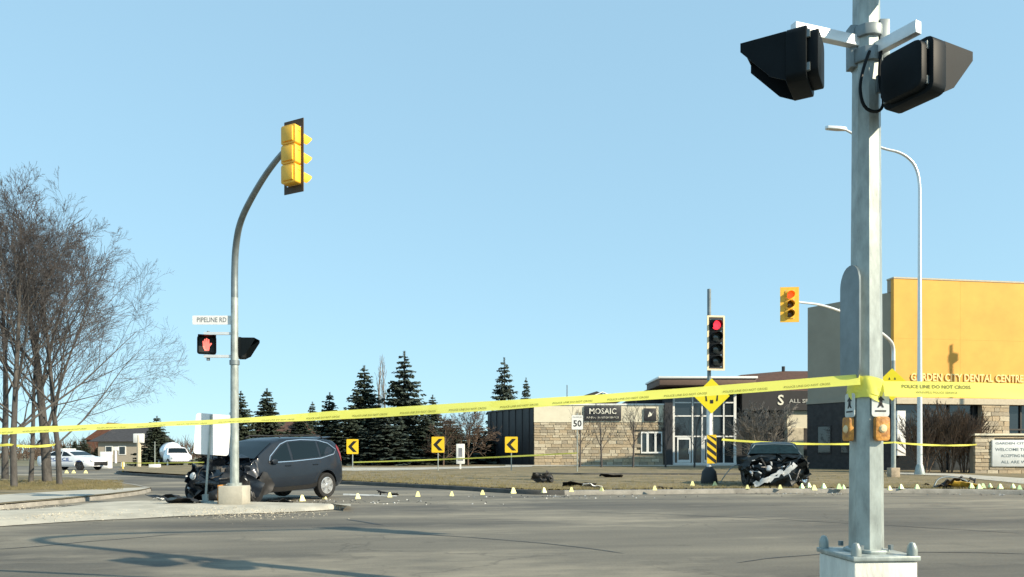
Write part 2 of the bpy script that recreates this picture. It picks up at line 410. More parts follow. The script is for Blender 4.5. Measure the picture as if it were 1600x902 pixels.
for i in range(len(use) - 1):
    for k in range(nr_ - 1): fs.append((i * nr_ + k, (i + 1) * nr_ + k, (i + 1) * nr_ + k + 1, i * nr_ + k + 1))
g = G(); g.add(vs, fs); struct(g.build('boulevard', M_LAWN, smooth=60))
i1 = next(i for i, p in enumerate(KLr) if p.x > 1.2)
kerb(wobble(KLr[:i1 + 1], .03), 'boulevard_kerb', M_DARKKERB); kerb(wobble(KLr[i1:], .03), 'boulevard_kerb', M_KERB, wd=.35)

def sheet(name, px, m, dz=.006, zfun=True):
    pp = []
    for x, y in px:
        z = .13
        for _ in range(6): Y = (CZ - z) * F / (y - HZ); z = zg(Y)
        pp.append(Vector(((x - 800) / F * Y, Y, z + dz)))
    gg = G(); gg.add([tuple(p) for p in pp], [tuple(range(len(pp)))]); return struct(gg.build(name, m, smooth=0))
sheet('path', [(480, 735.5), (560, 736), (640, 735), (720, 732.5), (832, 729.5), (832, 727.8), (720, 729.5), (640, 731), (560, 731), (480, 731)], M_PATH, .012)
sheet('sidewalk', [(1385, 741), (1480, 744), (1600, 757), (1720, 774), (1720, 760), (1600, 748), (1480, 740.5), (1385, 738.5)], M_PATH, .02)
g = G(); g.box(-.5, 36, 54.3, 57.8, .2, .318); struct(g.build('sidewalk', M_PATH))
# service drive kerb crossing the boulevard
dk = [P(x, y, .17) for x, y in ((832, 741.5), (900, 742.5), (1000, 742.5), (1100, 743), (1180, 743), (1260, 742))]
kerb(resample(dk, .8), 'drive_kerb', M_DARKKERB, h=.27, wd=.14, z0=.05)

rt = random.Random(77); g = G()
def tuft(x, y, z, m=5, h=.07):
    for q in range(m):
        a = rt.uniform(0, 6.3); l = rt.uniform(.5, 1.3) * h; ox, oy = x + rt.gauss(0, .04), y + rt.gauss(0, .04)
        g.add([(ox - .006, oy, z - .01), (ox + .006, oy, z - .01), (ox + math.cos(a) * l * .7, oy + math.sin(a) * l * .5, z + l)], [(0, 1, 2)])
for k in range(5200):
    px = rt.uniform(330, 1600); kx = P(px, 760).x; x = rt.uniform(-15, 22); ky = kerb_y(x)
    if ky > 60: continue
    y = ky + .4 + rt.expovariate(1 / 3.5); tuft(x, y, zg(y) - .004)
for k in range(2200):
    p = P(rt.uniform(-40, 190), rt.uniform(751, 766), .125); tuft(p.x, p.y, .124)
stuff(g.build('grass_tufts', mat('straw_grass', (.30, .24, .12), .9, col2=(.13, .12, .05), scale=1.5, object_coords=False), smooth=0), 'short dry straw-coloured grass on verge and boulevard', 'grass')
# tar-sealed cracks, a patch and worn paint on the road
def crack(px, wd, nm='tar_seal', m=M_TAR):
    pts = wobble(resample(smooth_line([P(x, y) for x, y in px], 1), .25), .05, 1.6)
    return struct(strip(pts, wd, .004, .35).build(nm, m, smooth=0))
crack([(640, 834), (760, 842), (880, 852), (975, 865)], .035)
crack([(540, 812), (600, 821)], .05)
crack([(560, 787), (700, 781), (860, 776), (1000, 772)], .05)
crack([(1150, 880), (1240, 868), (1420, 862), (1700, 868)], .03)
crack([(-60, 862), (40, 856), (160, 845), (290, 834)], .03)
crack([(900, 800), (1100, 806), (1330, 818), (1600, 834)], .03)
crack([(20, 790.5), (100, 790), (140, 788.5)], .09)
def flat(px, nm, m, z=.004):
    gg = G(); gg.add([tuple(P(x, y, z)) for x, y in px], [tuple(range(len(px)))]); return struct(gg.build(nm, m, smooth=0))
flat([(536, 771.5), (620, 773.5), (620, 776), (536, 774)], 'stop_line', M_PAINT)
g = G(); g.prism([(1.2, -3), (8, -3), (8, 5.95), (6, 6.15), (2, 6.1), (1.35, 5.6)], -.02, .12)
struct(g.build('corner_sidewalk', M_CONC, bevel=.02))

# ================================================================== TREES
def grow(seed, height, spread, trunk_r, first=.22, levels=5, kids=(7, 6, 6, 5), up=.55, twig=.004, lean=(0, 0), stems=1, droop=0, kk=1.0):
    """bare broad-leaved tree: returns (trunk and limbs, twigs) as builders"""
    rng = random.Random(seed); T = G(); W = G()
    def branch(p, d, L, r, lev):
        n = 5 if lev == 0 else (4 if lev < 3 else 3)
        pts = [p]; rad = [r]; q = p.copy(); dd = d.copy()
        for i in range(n):
            j = .03 if lev == 0 else (.085 if lev < 3 else .06)
            dd = dd + Vector((rng.gauss(0, j), rng.gauss(0, j), rng.gauss(0, j * .6) + up * (.13 if lev in (1, 2) else .05) * (lev > 0) - droop * .1 * lev))
            dd.normalize(); q = q + dd * (L / n); pts.append(q.copy()); rad.append(max(twig * .8, r * (1 - .80 * (i + 1) / n) if lev else r * (1 - .62 * (i + 1) / n)))
        (T if lev < 3 else W).tube(pts, rad, 10 if lev == 0 else (6 if lev == 1 else (4 if lev == 2 else 3)), cap=False)
        if lev >= levels - 1: return
        m = kids[min(lev, len(kids) - 1)]; m = max(2, int(m * rng.uniform(.8, 1.2)))
        for k in range(m):
            t = first + (1 - first) * (k + rng.random()) / m if lev == 0 else .15 + .85 * (k + rng.random()) / m
            t = min(t, .999); i = int(t * n); a = pts[i].lerp(pts[i + 1], t * n - i); rr = rad[i] + (rad[i + 1] - rad[i]) * (t * n - i)
            dirp = (pts[i + 1] - pts[i]).normalized()
            az = rng.uniform(0, 2 * math.pi) if lev else (k * 2.4 + rng.uniform(-.4, .4))
            perp = dirp.orthogonal().normalized(); perp = Matrix.Rotation(az, 3, dirp) @ perp
            ang = rng.uniform(.5, .95) * spread * (1.25 - .65 * t if lev == 0 else (1 if lev < 2 else .82))
            nd = (dirp * math.cos(ang) + perp * math.sin(ang)).normalized()
            nl = L * (rng.uniform(.62, .8) * (1.12 - .62 * (t - first) / (1 - first)) if lev == 0 else rng.uniform(.42, .66) * (1.1 - .45 * t)) * kk
            branch(a, nd, nl, max(twig, rr * rng.uniform(.34, .56) if lev == 0 else rr * rng.uniform(.45, .7)), lev + 1)
    for s_ in range(stems):
        d0 = Vector((lean[0], lean[1], 1)); off = Vector((0, 0, 0))
        if stems > 1:
            a = 2 * math.pi * s_ / stems + rng.uniform(-.4, .4); d0 += Vector((math.cos(a), math.sin(a), 0)) * rng.uniform(.1, .55) * spread
            off = Vector((math.cos(a), math.sin(a), 0)) * rng.uniform(.05, .35) * (height / 4)
        branch(off + Vector((0, 0, -.12)), d0.normalized(), height * .72 * (rng.uniform(.75, 1.05) if stems > 1 else 1), trunk_r, 0)
    return T, W
def bare_tree(name, label, cat, loc, group=None, barkm=M_BARK, twigm=M_TWIG, rz=0, fit=None, slim=1.0, **kw):
    T, W = grow(**kw)
    if fit:
        zs = sorted(v.z for v in W.v); k = fit / zs[-6]
        T.v = [Vector((v.x * k * slim, v.y * k * slim, v.z * k)) for v in T.v]; W.v = [Vector((v.x * k * slim, v.y * k * slim, v.z * k)) for v in W.v]
    t = thing(name, label, cat, loc, rz, group)
    if T.v: T.build('trunk', barkm, t, smooth=80)
    c = W.build('crown', twigm, t, smooth=0)
    return t
b1 = P(93, 757, .125)
big = dict(spread=1.02, levels=6, kids=(18, 9, 7, 5, 4), twig=.006, up=.42)
bare_tree('elm_tree', 'big bare tree with broad spreading crown, its thick trunk against the police car', 'tree', b1, 'bare trees on the left verge', seed=5, height=13.5, trunk_r=.17, first=.22, fit=9.9, slim=.86, rz=.4, **big)
b2 = P(22, 761, .125)
bare_tree('elm_tree', 'tall bare tree with straight thick trunk standing closest to the concrete walk', 'tree', b2, 'bare trees on the left verge', seed=9, height=14, trunk_r=.17, first=.25, fit=11.1, slim=.86, **big)
bare_tree('elm_tree', 'slim dark bare tree with forked stem between two thick trunks', 'tree', P(48, 753.5, .125), 'bare trees on the left verge', seed=21, height=11, trunk_r=.12, first=.22, fit=9.0, levels=5, spread=.8, kids=(9, 7, 6, 5), twig=.008, up=.75)
bare_tree('elm_tree', 'medium bare tree rising just behind the trunk beside the police car', 'tree', P(74, 753, .125), 'bare trees on the left verge', seed=33, height=12, trunk_r=.2, first=.2, fit=11, levels=5, spread=.8, kids=(10, 8, 6, 5), twig=.008, up=.8)
bare_tree('elm_tree', 'bare tree farthest back among the verge trunks beside the side street', 'tree', P(8, 748, .125), 'bare trees on the left verge', seed=41, height=13, trunk_r=.16, first=.2, fit=12.5, levels=5, spread=.8, kids=(10, 8, 6, 5), twig=.009, up=.8)

def spruce_data(seed, m, dens=1.0):
    """unit spruce, 1 high and about .40 wide: whorls of drooping boughs carrying flat sprays"""
    rng = random.Random(seed); N = G(); lv = int(30 * dens)
    for i in range(lv):
        t = (i + rng.uniform(-.35, .35)) / lv; t = min(max(t, 0), .985); z = .02 + .965 * t
        Rr = (.205 * (1 - t) ** .70 + .004) * rng.uniform(.80, 1.12)
        nb = max(5, int(20 * (1 - t) + 5)); a0 = rng.uniform(0, 6)
        for k in range(nb):
            a = a0 + 2 * math.pi * k / nb + rng.uniform(-.22, .22); L = Rr * rng.uniform(.62, 1.18); dz0 = rng.uniform(-.012, .012)
            ca, sa = math.cos(a), math.sin(a); ns = max(3, int(13 * L / .2) + 2)
            for s_ in range(ns):
                u = (s_ + rng.random()) / ns; r = L * u
                zz = z + dz0 - .30 * L * u + .26 * L * u * u
                for q in range(3):
                    ln = .044 * (1.2 - .55 * u) * rng.uniform(.6, 1.25) * (.45 + .55 * (1 - t)); wd = .013 * (.5 + .5 * (1 - t))
                    da = a + rng.choice((-1, 1)) * rng.uniform(.1, 1.1)
                    dx, dy, dz = math.cos(da), math.sin(da), rng.uniform(-.75, .25)
                    p = Vector((ca * r, sa * r, zz)); e = p + Vector((dx, dy, dz)) * ln
                    nx = Vector((-dy, dx, rng.uniform(-1.4, 1.4))) * wd
                    N.add([p - nx * .5, p + nx * .5, e + nx * .7, e - nx * .5 + Vector((0, 0, -.006))], [(0, 1, 2, 3)])
    for k in range(30):
        a = k * 2.4; z = .94 + .06 * k / 30; p = Vector((0, 0, z)); e = p + Vector((math.cos(a) * .013, math.sin(a) * .013, .010)); N.add([p - Vector((0, 0, .004)), p + Vector((.004, .003, .004)), e], [(0, 1, 2)])
    T = G(); T.tube([(0, 0, -.02), (0, 0, .5), (0, 0, .99)], [.018, .011, .002], 7)
    return N.data('crown', m, 0), T.data('trunk', M_BARK)
SP = [spruce_data(3, M_NEEDLE), spruce_data(8, M_NEEDLE2, .8), spruce_data(14, M_NEEDLE, 1.15)]
def spruce(px, py, Y, wpx, label, var=0, group='spruces behind the boulevard', rz=0, base=.25):
    top = Q(px, py, Y); h = top.z - base; wd = wpx * 1.2 / F * Y
    t = thing('spruce_tree', label, 'spruce', (top.x, Y, base), rz, group)
    t.scale = (wd / .40, wd / .40, h)
    link('crown', SP[var][0], t); link('trunk', SP[var][1], t)
    return t
spruce(632, 549, 62, 92, 'tallest spruce with layered blue-green boughs above the dark hedge', 1)
spruce(569, 571, 64, 78, 'tall dark pointed spruce left of the tallest layered spruce', 0, rz=1)
spruce(515, 613, 66, 56, 'mid-sized spruce rising over the grey crashed car tail', 2, rz=2)
spruce(488, 628, 70, 40, 'small spruce top behind the mid-sized spruce over the crashed car', 0, rz=3)
spruce(417, 607, 64, 66, 'broad dark spruce rising beside the brown house, over the crashed car roof', 2, rz=4)
spruce(376, 611, 62, 58, 'dark spruce right beside the curved signal pole', 0, rz=2.5)
spruce(350, 655, 60, 60, 'low dark spruce behind the white sign panel and pole', 2, rz=1.5)
spruce(788, 559, 78, 62, 'tall spruce rising behind the charcoal side wall of the clinic', 1, rz=5)
spruce(822, 590, 80, 36, 'small narrow spruce next to the tall spruce behind the clinic', 0, rz=.6)
spruce(676, 617, 70, 50, 'short spruce just right of the tallest layered spruce', 0, rz=1.2)
spruce(245, 650, 66, 52, 'broad dark green spruce standing behind the white tank truck', 2, rz=2.2, base=0)
spruce(600, 642, 58, 100, 'wide low-boughed spruce filling the gap under the tallest spruces', 1, rz=2.7)
spruce(540, 640, 59, 90, 'wide low-boughed spruce behind the first chevron sign', 0, rz=.3)
spruce(470, 648, 60, 80, 'wide low-boughed spruce behind the crashed car roof', 2, rz=3.3)
spruce(665, 650, 60, 84, 'wide low-boughed spruce behind the middle chevron sign', 0, rz=4.4)
spruce(704, 655, 63, 90, 'wide low dark spruce behind the narrow white notice panel', 2, rz=5.1)
spruce(748, 664, 66, 80, 'wide low dark spruce against the charcoal side wall', 0, rz=2.9)
spruce(131, 683, 110, 24, 'pointed dark spruce far behind the police car', 0, 'far spruces down the side street', .2, 0)
spruce(117, 689, 112, 22, 'bushier dark spruce far behind the police car roof', 2, 'far spruces down the side street', 1.2, 0)
spruce(100, 695, 115, 20, 'low far spruce between verge trunk and police car roof', 0, 'far spruces down the side street', 2.2, 0)
spruce(152, 699, 110, 24, 'low far spruce between police car and white box sign', 2, 'far spruces down the side street', 3.2, 0)
spruce(180, 697, 118, 26, 'low far spruce beside the dark-roofed house', 0, 'far spruces down the side street', 4.2, 0)

bare_tree('bare_tree', 'grey brown bare tree between spruces and charcoal wall', 'tree', (-3.4, 57, .28), None, M_TWIGB, M_TWIGB, seed=51, height=5, trunk_r=.09, first=.12, levels=5, spread=.95, kids=(10, 8, 6, 4), twig=.012, up=.5, fit=4.6)
bare_tree('bare_tree', 'brown bare shrub tree in front of the charcoal side wall', 'tree', (-5.2, 56, .28), None, M_TWIGB, M_TWIGB, seed=57, height=4.6, trunk_r=.08, first=.12, levels=5, spread=1, kids=(10, 8, 6, 4), twig=.012, up=.5, fit=4.2)
for i, (px, py, Y, lab) in enumerate(((588, 556, 85, 'slender leafless poplar between the two tallest spruces'), (607, 553, 88, 'slender leafless poplar close against the tallest spruce'))):
    tp = Q(px, py, Y); bare_tree('poplar_tree', lab, 'poplar', (tp.x, Y, .2), 'poplars between the spruces', M_TWIGG, M_TWIGG, seed=60 + i, height=tp.z, trunk_r=.1, first=.15, levels=4, spread=.35, kids=(26, 7, 4), twig=.012, up=.9, fit=tp.z - .2, kk=.42)

# young trees in front of the clinic
for i, (px, h, lab) in enumerate(((906, 4.3, 'young bare tree beside the speed sign, by the stone wall'), (940, 4.6, 'young bare tree below the dark clinic name plaque'), (989, 4.6, 'young bare tree with wide crown, between plaque and small window'), (1040, 4.4, 'young bare tree in front of the charcoal pier'), (1085, 4.2, 'young bare tree in front of the glass entrance doors'))):
    b = P(px, 730.5, .27)
    bare_tree('young_tree', lab, 'tree', b, 'young trees along the clinic walk', M_TWIG, M_TWIGG if i in (2,) else M_TWIG, seed=70 + i, height=h, trunk_r=.075, first=.32, levels=4, spread=.8, kids=(8, 6, 5), twig=.009, up=.7, fit=h)
b = P(1187, 735, .2)
bare_tree('ornamental_tree', 'pale many-stemmed bare shrub tree behind the black wreck', 'tree', b, None, M_TWIGG, M_TWIGG, seed=81, height=4.6, trunk_r=.06, first=.2, levels=5, spread=.85, kids=(7, 6, 5, 4), twig=.011, up=.5, stems=7, fit=4.2)
for i, (px, s_) in enumerate(((1440, 3.6), (1478, 3.9), (1507, 3.4))):
    b = P(px, 738.5, .22)
    bare_tree('bare_shrub', ('brown leafless shrub beside the tall lamp pole', 'tallest brown leafless shrub under the yellow wall', 'brown leafless shrub touching the stone monument sign')[i], 'shrub', b, 'leafless shrubs at the dental building', M_TWIGB, M_TWIGB, seed=90 + i, height=s_, trunk_r=.035, first=.1, levels=4, spread=.55, kids=(9, 7, 5), twig=.010, up=.6, stems=9, fit=s_)
# far hedge and woods that read as one mass
rng = random.Random(5); g = G()
for k in range(5200):
    x = rng.uniform(-90, 45); y = rng.uniform(118, 140); h = (3.2 + 2.2 * noise.noise(Vector((x * .09, 1, 0))) + 1.2 * noise.noise(Vector((x * .4, 5, 0)))) * rng.uniform(.6, 1.25)
    d = Vector((rng.gauss(0, .35), rng.gauss(0, .35), 1)) * max(.8, h); p = Vector((x, y, 0)); q = p + d
    g.tube([p + d * rng.uniform(0, .55), q], [.07, .015], 3, False)
stuff(g.build('far_woods', M_TWIGB, smooth=0), 'far brown leafless woods along the horizon', 'woods')

# ================================================================== BUILDINGS
def wallbox(name, m, parent, x0, x1, y0, y1, z0, z1, bevel=0): 
    gg = G(); gg.box(x0, x1, y0, y1, z0, z1); return gg.build(name, m, parent, bevel=bevel)
STONE_SH = []
def stone_mesh(i):
    rg = random.Random(i); gg = G(); gg.box(-.5, .5, -.5, .5, -.5, .5)
    for v in gg.v: v.x += rg.uniform(-.02, .02); v.z += rg.uniform(-.05, .05); v.y += rg.uniform(-.12, .12)
    return gg.data('stone', M_STONE[i % 5], 0)
STONES = [stone_mesh(i) for i in range(15)]
def stone_wall(parent, x0, x1, z0, z1, y, rowh, lw, rng, M=None, skip=None):
    """ledge stones laid in courses on a face that looks to -y"""
    z = z0
    while z < z1 - rowh * .4:
        h = min(rowh * rng.choice((.8, 1, 1.15)), z1 - z); x = x0
        while x < x1 - .05:
            L = min(lw * rng.uniform(.6, 1.5), x1 - x)
            if x1 - x - L < lw * .35: L = x1 - x
            if not (skip and skip(x, x + L, z, z + h)):
                o = link('stone', rng.choice(STONES), parent, (x + L / 2, y - .03, z + h / 2)); o.scale = (L - .025, .14 + rng.uniform(-.02, .05), h - .022)
            x += L
        z += h
rng = random.Random(7)
# ---- clinic ("MOSAIC"), front along y = 58
YC = 58.0
cl = thing('clinic_building', 'low cream and stone building with glass entrance and charcoal side wall', 'building', (0, YC, 0))
zt = 5.0
wallbox('wall', M_MORTAR, cl, 1.72, 11.9, .1, .5, .1, zt)
wallbox('stucco_band', M_STUCCO, cl, 1.72, 11.9, -.06, .1, 3.66, zt)
wallbox('roof_edge', M_FRAME, cl, 1.68, 11.95, -.12, .42, zt, zt + .12)
win = lambda a, b, c, d: a < 11.75 and b > 10.15 and c < 2.95 and d > 1.2
stone_wall(cl, 1.74, 11.88, .3, 3.64, .06, .235, .62, rng, skip=win)
wallbox('roof', M_ROOFD, cl, 1.9, 24, .5, 14, zt - .3, zt - .1)
for k, (a, b) in enumerate(((10.2, 10.55), (10.72, 11.18), (11.33, 11.7))):
    gg = G(); gg.box(a - .08, b + .08, -.05, .12, 1.22, 1.34); gg.box(a - .08, b + .08, -.05, .12, 2.8, 2.92); gg.box(a - .08, a, -.05, .12, 1.34, 2.8); gg.box(b, b + .08, -.05, .12, 1.34, 2.8)
    f = gg.build('window', M_FRAME, cl); wallbox('pane', M_BGLASS, f, a, b, .02, .05, 1.34, 2.8)
# charcoal clad side, running back to the left
A = Vector((1.70, .3)); B = Vector((-2.1, 8.3)); n_ = 14
ang = math.atan2(B.y - A.y, B.x - A.x)
for k in range(n_):
    p = A.lerp(B, k / n_); L = (B - A).length / n_
    gg = G(); d = .05 if k % 2 else .0; gg.box(.01, L - .012, -.2, .05 + d, .1, 4.72 + .12)
    gg.build('cladding_panel', M_CLAD, cl, loc=(p.x, p.y, 0), rot=(0, 0, ang))
gg = G(); gg.box(0, (B - A).length, -.3, .16, 4.84, 4.96); gg.build('cladding_cap', M_CLAD, cl, loc=(A.x, A.y, 0), rot=(0, 0, ang))
# name plaque
pl = G(); pl.box(5.65, 8.55, -.16, -.07, 3.78, 4.92); pl = pl.build('name_plaque', M_CLAD, cl, bevel=.01)
text('MOSAIC', .62, M_LETTER, pl, (7.1, -.175, 4.5), (R(90), 0, 0), width=2.1, extrude=.01, bold=.008)
text('FUNERAL CREMATION SERVICES', .2, M_LETTER, pl, (7.1, -.175, 4.02), (R(90), 0, 0), width=2.5, extrude=.006)
p2_ = G(); p2_.box(10.35, 11.3, -.16, -.07, 3.75, 4.75); p2_ = p2_.build('emblem_plaque', M_CLAD, cl, bevel=.01)
gg = G(); gg.prism([(10.62, 4.05), (10.75, 4.5), (10.95, 4.3), (11.08, 4.55), (10.9, 4.15)], .165, .18, UPR); gg.build('emblem', M_LETTER, p2_)
# pier, glazed entrance, canopy
wallbox('pier', M_CLAD, cl, 11.92, 12.55, -.3, .6, .2, 6.2)
ent = G(); fr = G()
E0, E1, EZ = 12.6, 17.6, 6.3
wallbox('entrance_glass', M_BGLASS, cl, E0, E1, .02, .06, .4, EZ)
wallbox('plinth', M_FRAME, cl, E0, E1, -.1, .02, .3, .48)
for x in (12.66, 14.15, 14.9, 15.7, 16.6, 17.48): wallbox('mullion', M_FRAME, cl, x - (.1 if x in (12.66, 17.48) else .05), x + (.1 if x in (12.66, 17.48) else .05), -.08, .02, .48, EZ)
for z in (2.55, 4.15, 5.2): 
    xs = [12.66, 14.15, 14.9, 15.7, 16.6, 17.48]
    for a, b in zip(xs[:-1], xs[1:]): wallbox('transom', M_FRAME, cl, a + .1, b - .1, -.07, .02, z - .05, z + .05)
for a, b in ((12.95, 14.0), (15.0, 15.6)):
    d = G(); d.box(a, b, -.06, .0, .5, .72); d.box(a, b, -.06, .0, 2.3, 2.48); d.box(a, a + .1, -.06, 0, .72, 2.3); d.box(b - .1, b, -.06, 0, .72, 2.3)
    d = d.build('door', M_FRAME, cl); wallbox('handle', M_ALU, d, b - .2, b - .16, -.12, -.06, 1.2, 1.6)
gg = G(); gg.box(11.3, 18.7, -1.4, 4, 6.45, 6.95); gg.build('canopy', M_FASCIA, cl, bevel=.02)
gg = G(); gg.box(11.2, 18.8, -1.5, 4.1, 6.955, 7.12); gg.build('canopy_edge', M_FRAME, cl, bevel=.02)
gg = G(); gg.add([(8.8, 2, 5.1), (12, 2, 6.9), (14.5, 2, 7.5), (17, 2, 5.1), (8.8, 9, 5.1), (12, 9, 6.9), (14.5, 9, 7.5), (17, 9, 5.1)], [(0, 1, 2, 3), (7, 6, 5, 4), (0, 4, 5, 1), (1, 5, 6, 2), (2, 6, 7, 3), (3, 7, 4, 0)])
gg.build('gable_roof', M_ROOFD, cl)
# wing on the right with dark fascia and lettering
wallbox('wing_wall', M_DARKBRICK, cl, 17.7, 23.6, .8, 1.4, .1, 6.2)
wallbox('wing_fascia', M_CLAD, cl, 18.0, 23.8, -.2, .78, 4.6, 6.1)
M_SGN2 = mat('dim_letters', (.45, .45, .42), .5, var=.1)
text('S', 1.1, M_LETTER, cl, (21.0, -.22, 5.35), (R(90), 0, 0), extrude=.02, bold=.02)
text('ALL SEL', .42, M_SGN2, cl, (22.55, -.22, 5.3), (R(90), 0, 0), width=1.8, extrude=.015, bold=.01)
wallbox('stone_pier', M_STUCCO, cl, 21.6, 23.4, .1, .78, 3.2, 4.58)
wallbox('stone_pier', M_STONE[2], cl, 21.65, 22.9, .05, .78, .2, 3.198)
wallbox('wing_window', M_BGLASS, cl, 18.4, 21.2, .74, .79, 1.2, 4.3)
# ---- brown hip-roofed hall behind
hr = thing('hall_building', 'long low building with brown hipped shingle roof behind the clinic', 'building', (0, 74, 0))
wallbox('wall', M_BRICKR, hr, 19, 45, 0, 14, 0, 7.2)
gg = G(); gg.add([(17, -1.5, 7.2), (46, -1.5, 7.2), (46, 15.5, 7.2), (17, 15.5, 7.2), (24.5, 5, 9.6), (29.0, 5, 10.0), (42, 5, 10.0)], [(0, 1, 6, 5), (0, 5, 4), (1, 2, 6), (2, 3, 4, 5, 6), (3, 0, 4), (3, 2, 1, 0)]); gg.build('roof', M_ROOF, hr, smooth=0)
gg = G(); gg.tube([(29.0, 5, 9.9), (29.0, 5, 10.5)], .18, 8); gg.build('roof_vent', M_ROOFD, hr)
# ---- gabled house far behind the clinic
hs = thing('far_house', 'far house with dark gable roof and white trim above clinic parapet', 'house', (0, 92, 0))
wallbox('wall', M_STUCCO, hs, 7, 15, 0, 8, 0, 7)
gg = G(); gg.add([(6.5, -.5, 7.6), (10.5, -.5, 8.9), (13.4, -.5, 7.6), (6.5, 9, 7.6), (10.5, 9, 8.9), (13.4, 9, 7.6)], [(0, 2, 1), (3, 4, 5), (0, 1, 4, 3), (1, 2, 5, 4), (0, 3, 5, 2)]); gg.build('roof', M_ROOFD, hs, smooth=0)
gg = G(); gg.tube([(9.4, -.6, 8.0), (11.2, -.6, 8.75), (13.0, -.6, 8.0)], .1, 4); gg.build('bargeboard', M_FRAME, hs)
gg = G(); gg.tube([(7.0, 2, 7.6), (7.0, 2, 9.9)], .06, 6); gg.build('vent_pipe', M_GALVD, hs)
# ---- brown house between the spruces
bh = thing('brown_house', 'brown brick house partly hidden between dark spruces', 'house', (0, 66, 0))
wallbox('wall', M_BRICKR, bh, -23.5, -18.5, 0, 8, 0, 2.6)
gg = G(); gg.add([(-24, -.5, 2.6), (-18, -.5, 2.6), (-18, 8.5, 2.6), (-24, 8.5, 2.6), (-22.3, 4, 4.4), (-19.7, 4, 4.4)], [(0, 1, 5, 4), (1, 2, 5), (2, 3, 4, 5), (3, 0, 4), (3, 2, 1, 0)]); gg.build('roof', M_ROOF, bh, smooth=0)
wallbox('window', M_BGLASS, bh, -20.4, -19.4, -.03, .02, 1, 2.1)
# ---- houses down the side street
fh = thing('far_house', 'beige house with dark roof down the side street behind the median', 'house', (0, 100, 0))
wallbox('wall', M_SIDING, fh, -56, -50.3, 0, 8, 0, 2.9)
gg = G(); gg.add([(-57, -.6, 2.8), (-49.6, -.6, 2.8), (-49.6, 9, 2.8), (-57, 9, 2.8), (-55.5, 4, 4.9), (-50.0, 4, 4.9)], [(0, 1, 5, 4), (1, 2, 5), (2, 3, 4, 5), (3, 0, 4), (3, 2, 1, 0)]); gg.build('roof', M_ROOFD, fh, smooth=0)
for x in (-55, -53.2): 
    f = wallbox('window', M_FRAME, fh, x, x + 1.0, -.06, .02, 1.0, 2.2); wallbox('pane', M_BGLASS, f, x + .12, x + .88, -.08, -.05, 1.1, 2.1)
fb = thing('brick_tower', 'dark red brick gable end far beyond the police car', 'house', (0, 125, 0))
wallbox('wall', M_BRICKR, fb, -72, -68, 0, 6, 0, 3.5)
gg = G(); gg.add([(-72.3, -.3, 3.5), (-67.7, -.3, 3.5), (-68.2, -.3, 6.4), (-72.3, 6.3, 3.5), (-67.7, 6.3, 3.5), (-68.2, 6.3, 6.4)], [(0, 1, 2), (3, 5, 4), (0, 2, 5, 3), (1, 4, 5, 2), (0, 3, 4, 1)]); gg.build('roof', M_BRICKR, fb, smooth=0)

# ---- dental building: yellow front, grey side
A = Vector((22.2, 43.0)); ux = Vector((1, .15)).normalized(); ang = math.atan2(ux.y, ux.x); D = Vector((19.2, 48.0))
db = thing('dental_building', 'tall building with flat golden yellow front and shaded grey side wall', 'building', (A.x, A.y, 0), ang)
inv = rotz(-ang)
Dl = inv @ Vector((D.x - A.x, D.y - A.y, 0)); El = inv @ Vector((21.6 - A.x, 49.4 - A.y, 0))
ZT, ZY = 11.4, 4.45
zsig = 10.68
gg = G(); gg.prism([(.12, .25), (26, .25), (26, 5.2), (El.x, El.y), (Dl.x, Dl.y)], .1, zsig); gg.build('side_wall', M_GREY, db)
# yellow panels, thin joints between
for c in range(6):
    for r_ in range(2):
        x0 = c * 4.3; z0 = ZY + r_ * (ZT - ZY) / 2
        gg = G(); gg.box(x0 + .002, x0 + 4.296, -.02, .24, z0 + .002, z0 + (ZT - ZY) / 2 - .002); gg.build('wall_panel', M_YWALL, db)
gg = G(); gg.box(-.03, 26, -.05, .6, ZT, ZT + .09); gg.build('parapet_cap', M_BEIGE, db)
gg = G(); gg.box(0, 26, .24, .58, zsig, ZT); gg.build('parapet_back', M_GREY, db)
text('GARDEN CITY DENTAL CENTRE', .62, mat('cream_letters', (.92, .66, .27), .5, var=.03), db, (4.75, -.05, 5.66), (R(90), 0, 0), width=7.4, extrude=.03, bold=.012)
# dark lower storey of the side wall
sd_ = Vector((Dl.x - .12, Dl.y - .25)); sl = sd_.length; sa = math.atan2(sd_.y, sd_.x)
def side_box(name, m, a, b, z0, z1, t0=.0, t1=.06, par=db):
    q = G(); q.box(a, b, t0, t1, z0, z1); return q.build(name, m, par, loc=(.12, .25, 0), rot=(0, 0, sa))
side_box('brick_base', M_DARKBRICK, .02, sl, .1, 4.4, -.1, .06)
for a in (.7, 2.3, 3.9):
    f = side_box('window', M_TRIM, a, a + 1.0, 1.2, 3.0, .06, .09)
    side_box('pane', M_BGLASS, a + .08, a + .92, 1.28, 2.92, .09, .1)
side_box('band', M_GREY, 0, sl + .05, 4.405, 4.6, -.1, .1)
# ground floor of the front: fascia, dark recess, stone piers, glazing
gg = G(); gg.box(-.05, 26, -.35, .2, ZY - .35, ZY - .004); gg.build('fascia', M_BEIGE, db)
wallbox('shopfront_glass', M_BGLASS, db, .3, 26, .18, .22, .2, ZY - .36)
for x in (1.9, 3.6, 5.2, 8.4, 10.5, 12.5, 15): wallbox('mullion', M_TRIM, db, x, x + .1, .1, .18, .2, ZY - .36)
wallbox('shopfront_rail', M_TRIM, db, .3, 26, .06, .1, 2.6, 2.7)
wallbox('pilaster', M_FRAME, db, .1, .62, -.2, .1, 1.1, 3.7)
for x0, x1 in ((5.5, 7.3), (16, 17.4)):
    wallbox('pier_core', M_MORTAR, db, x0 + .05, x1 - .05, -.18, .1, .15, ZY - .36)
    stone_wall(db, x0, x1, .15, ZY - .37, -.2, .3, .55, rng)

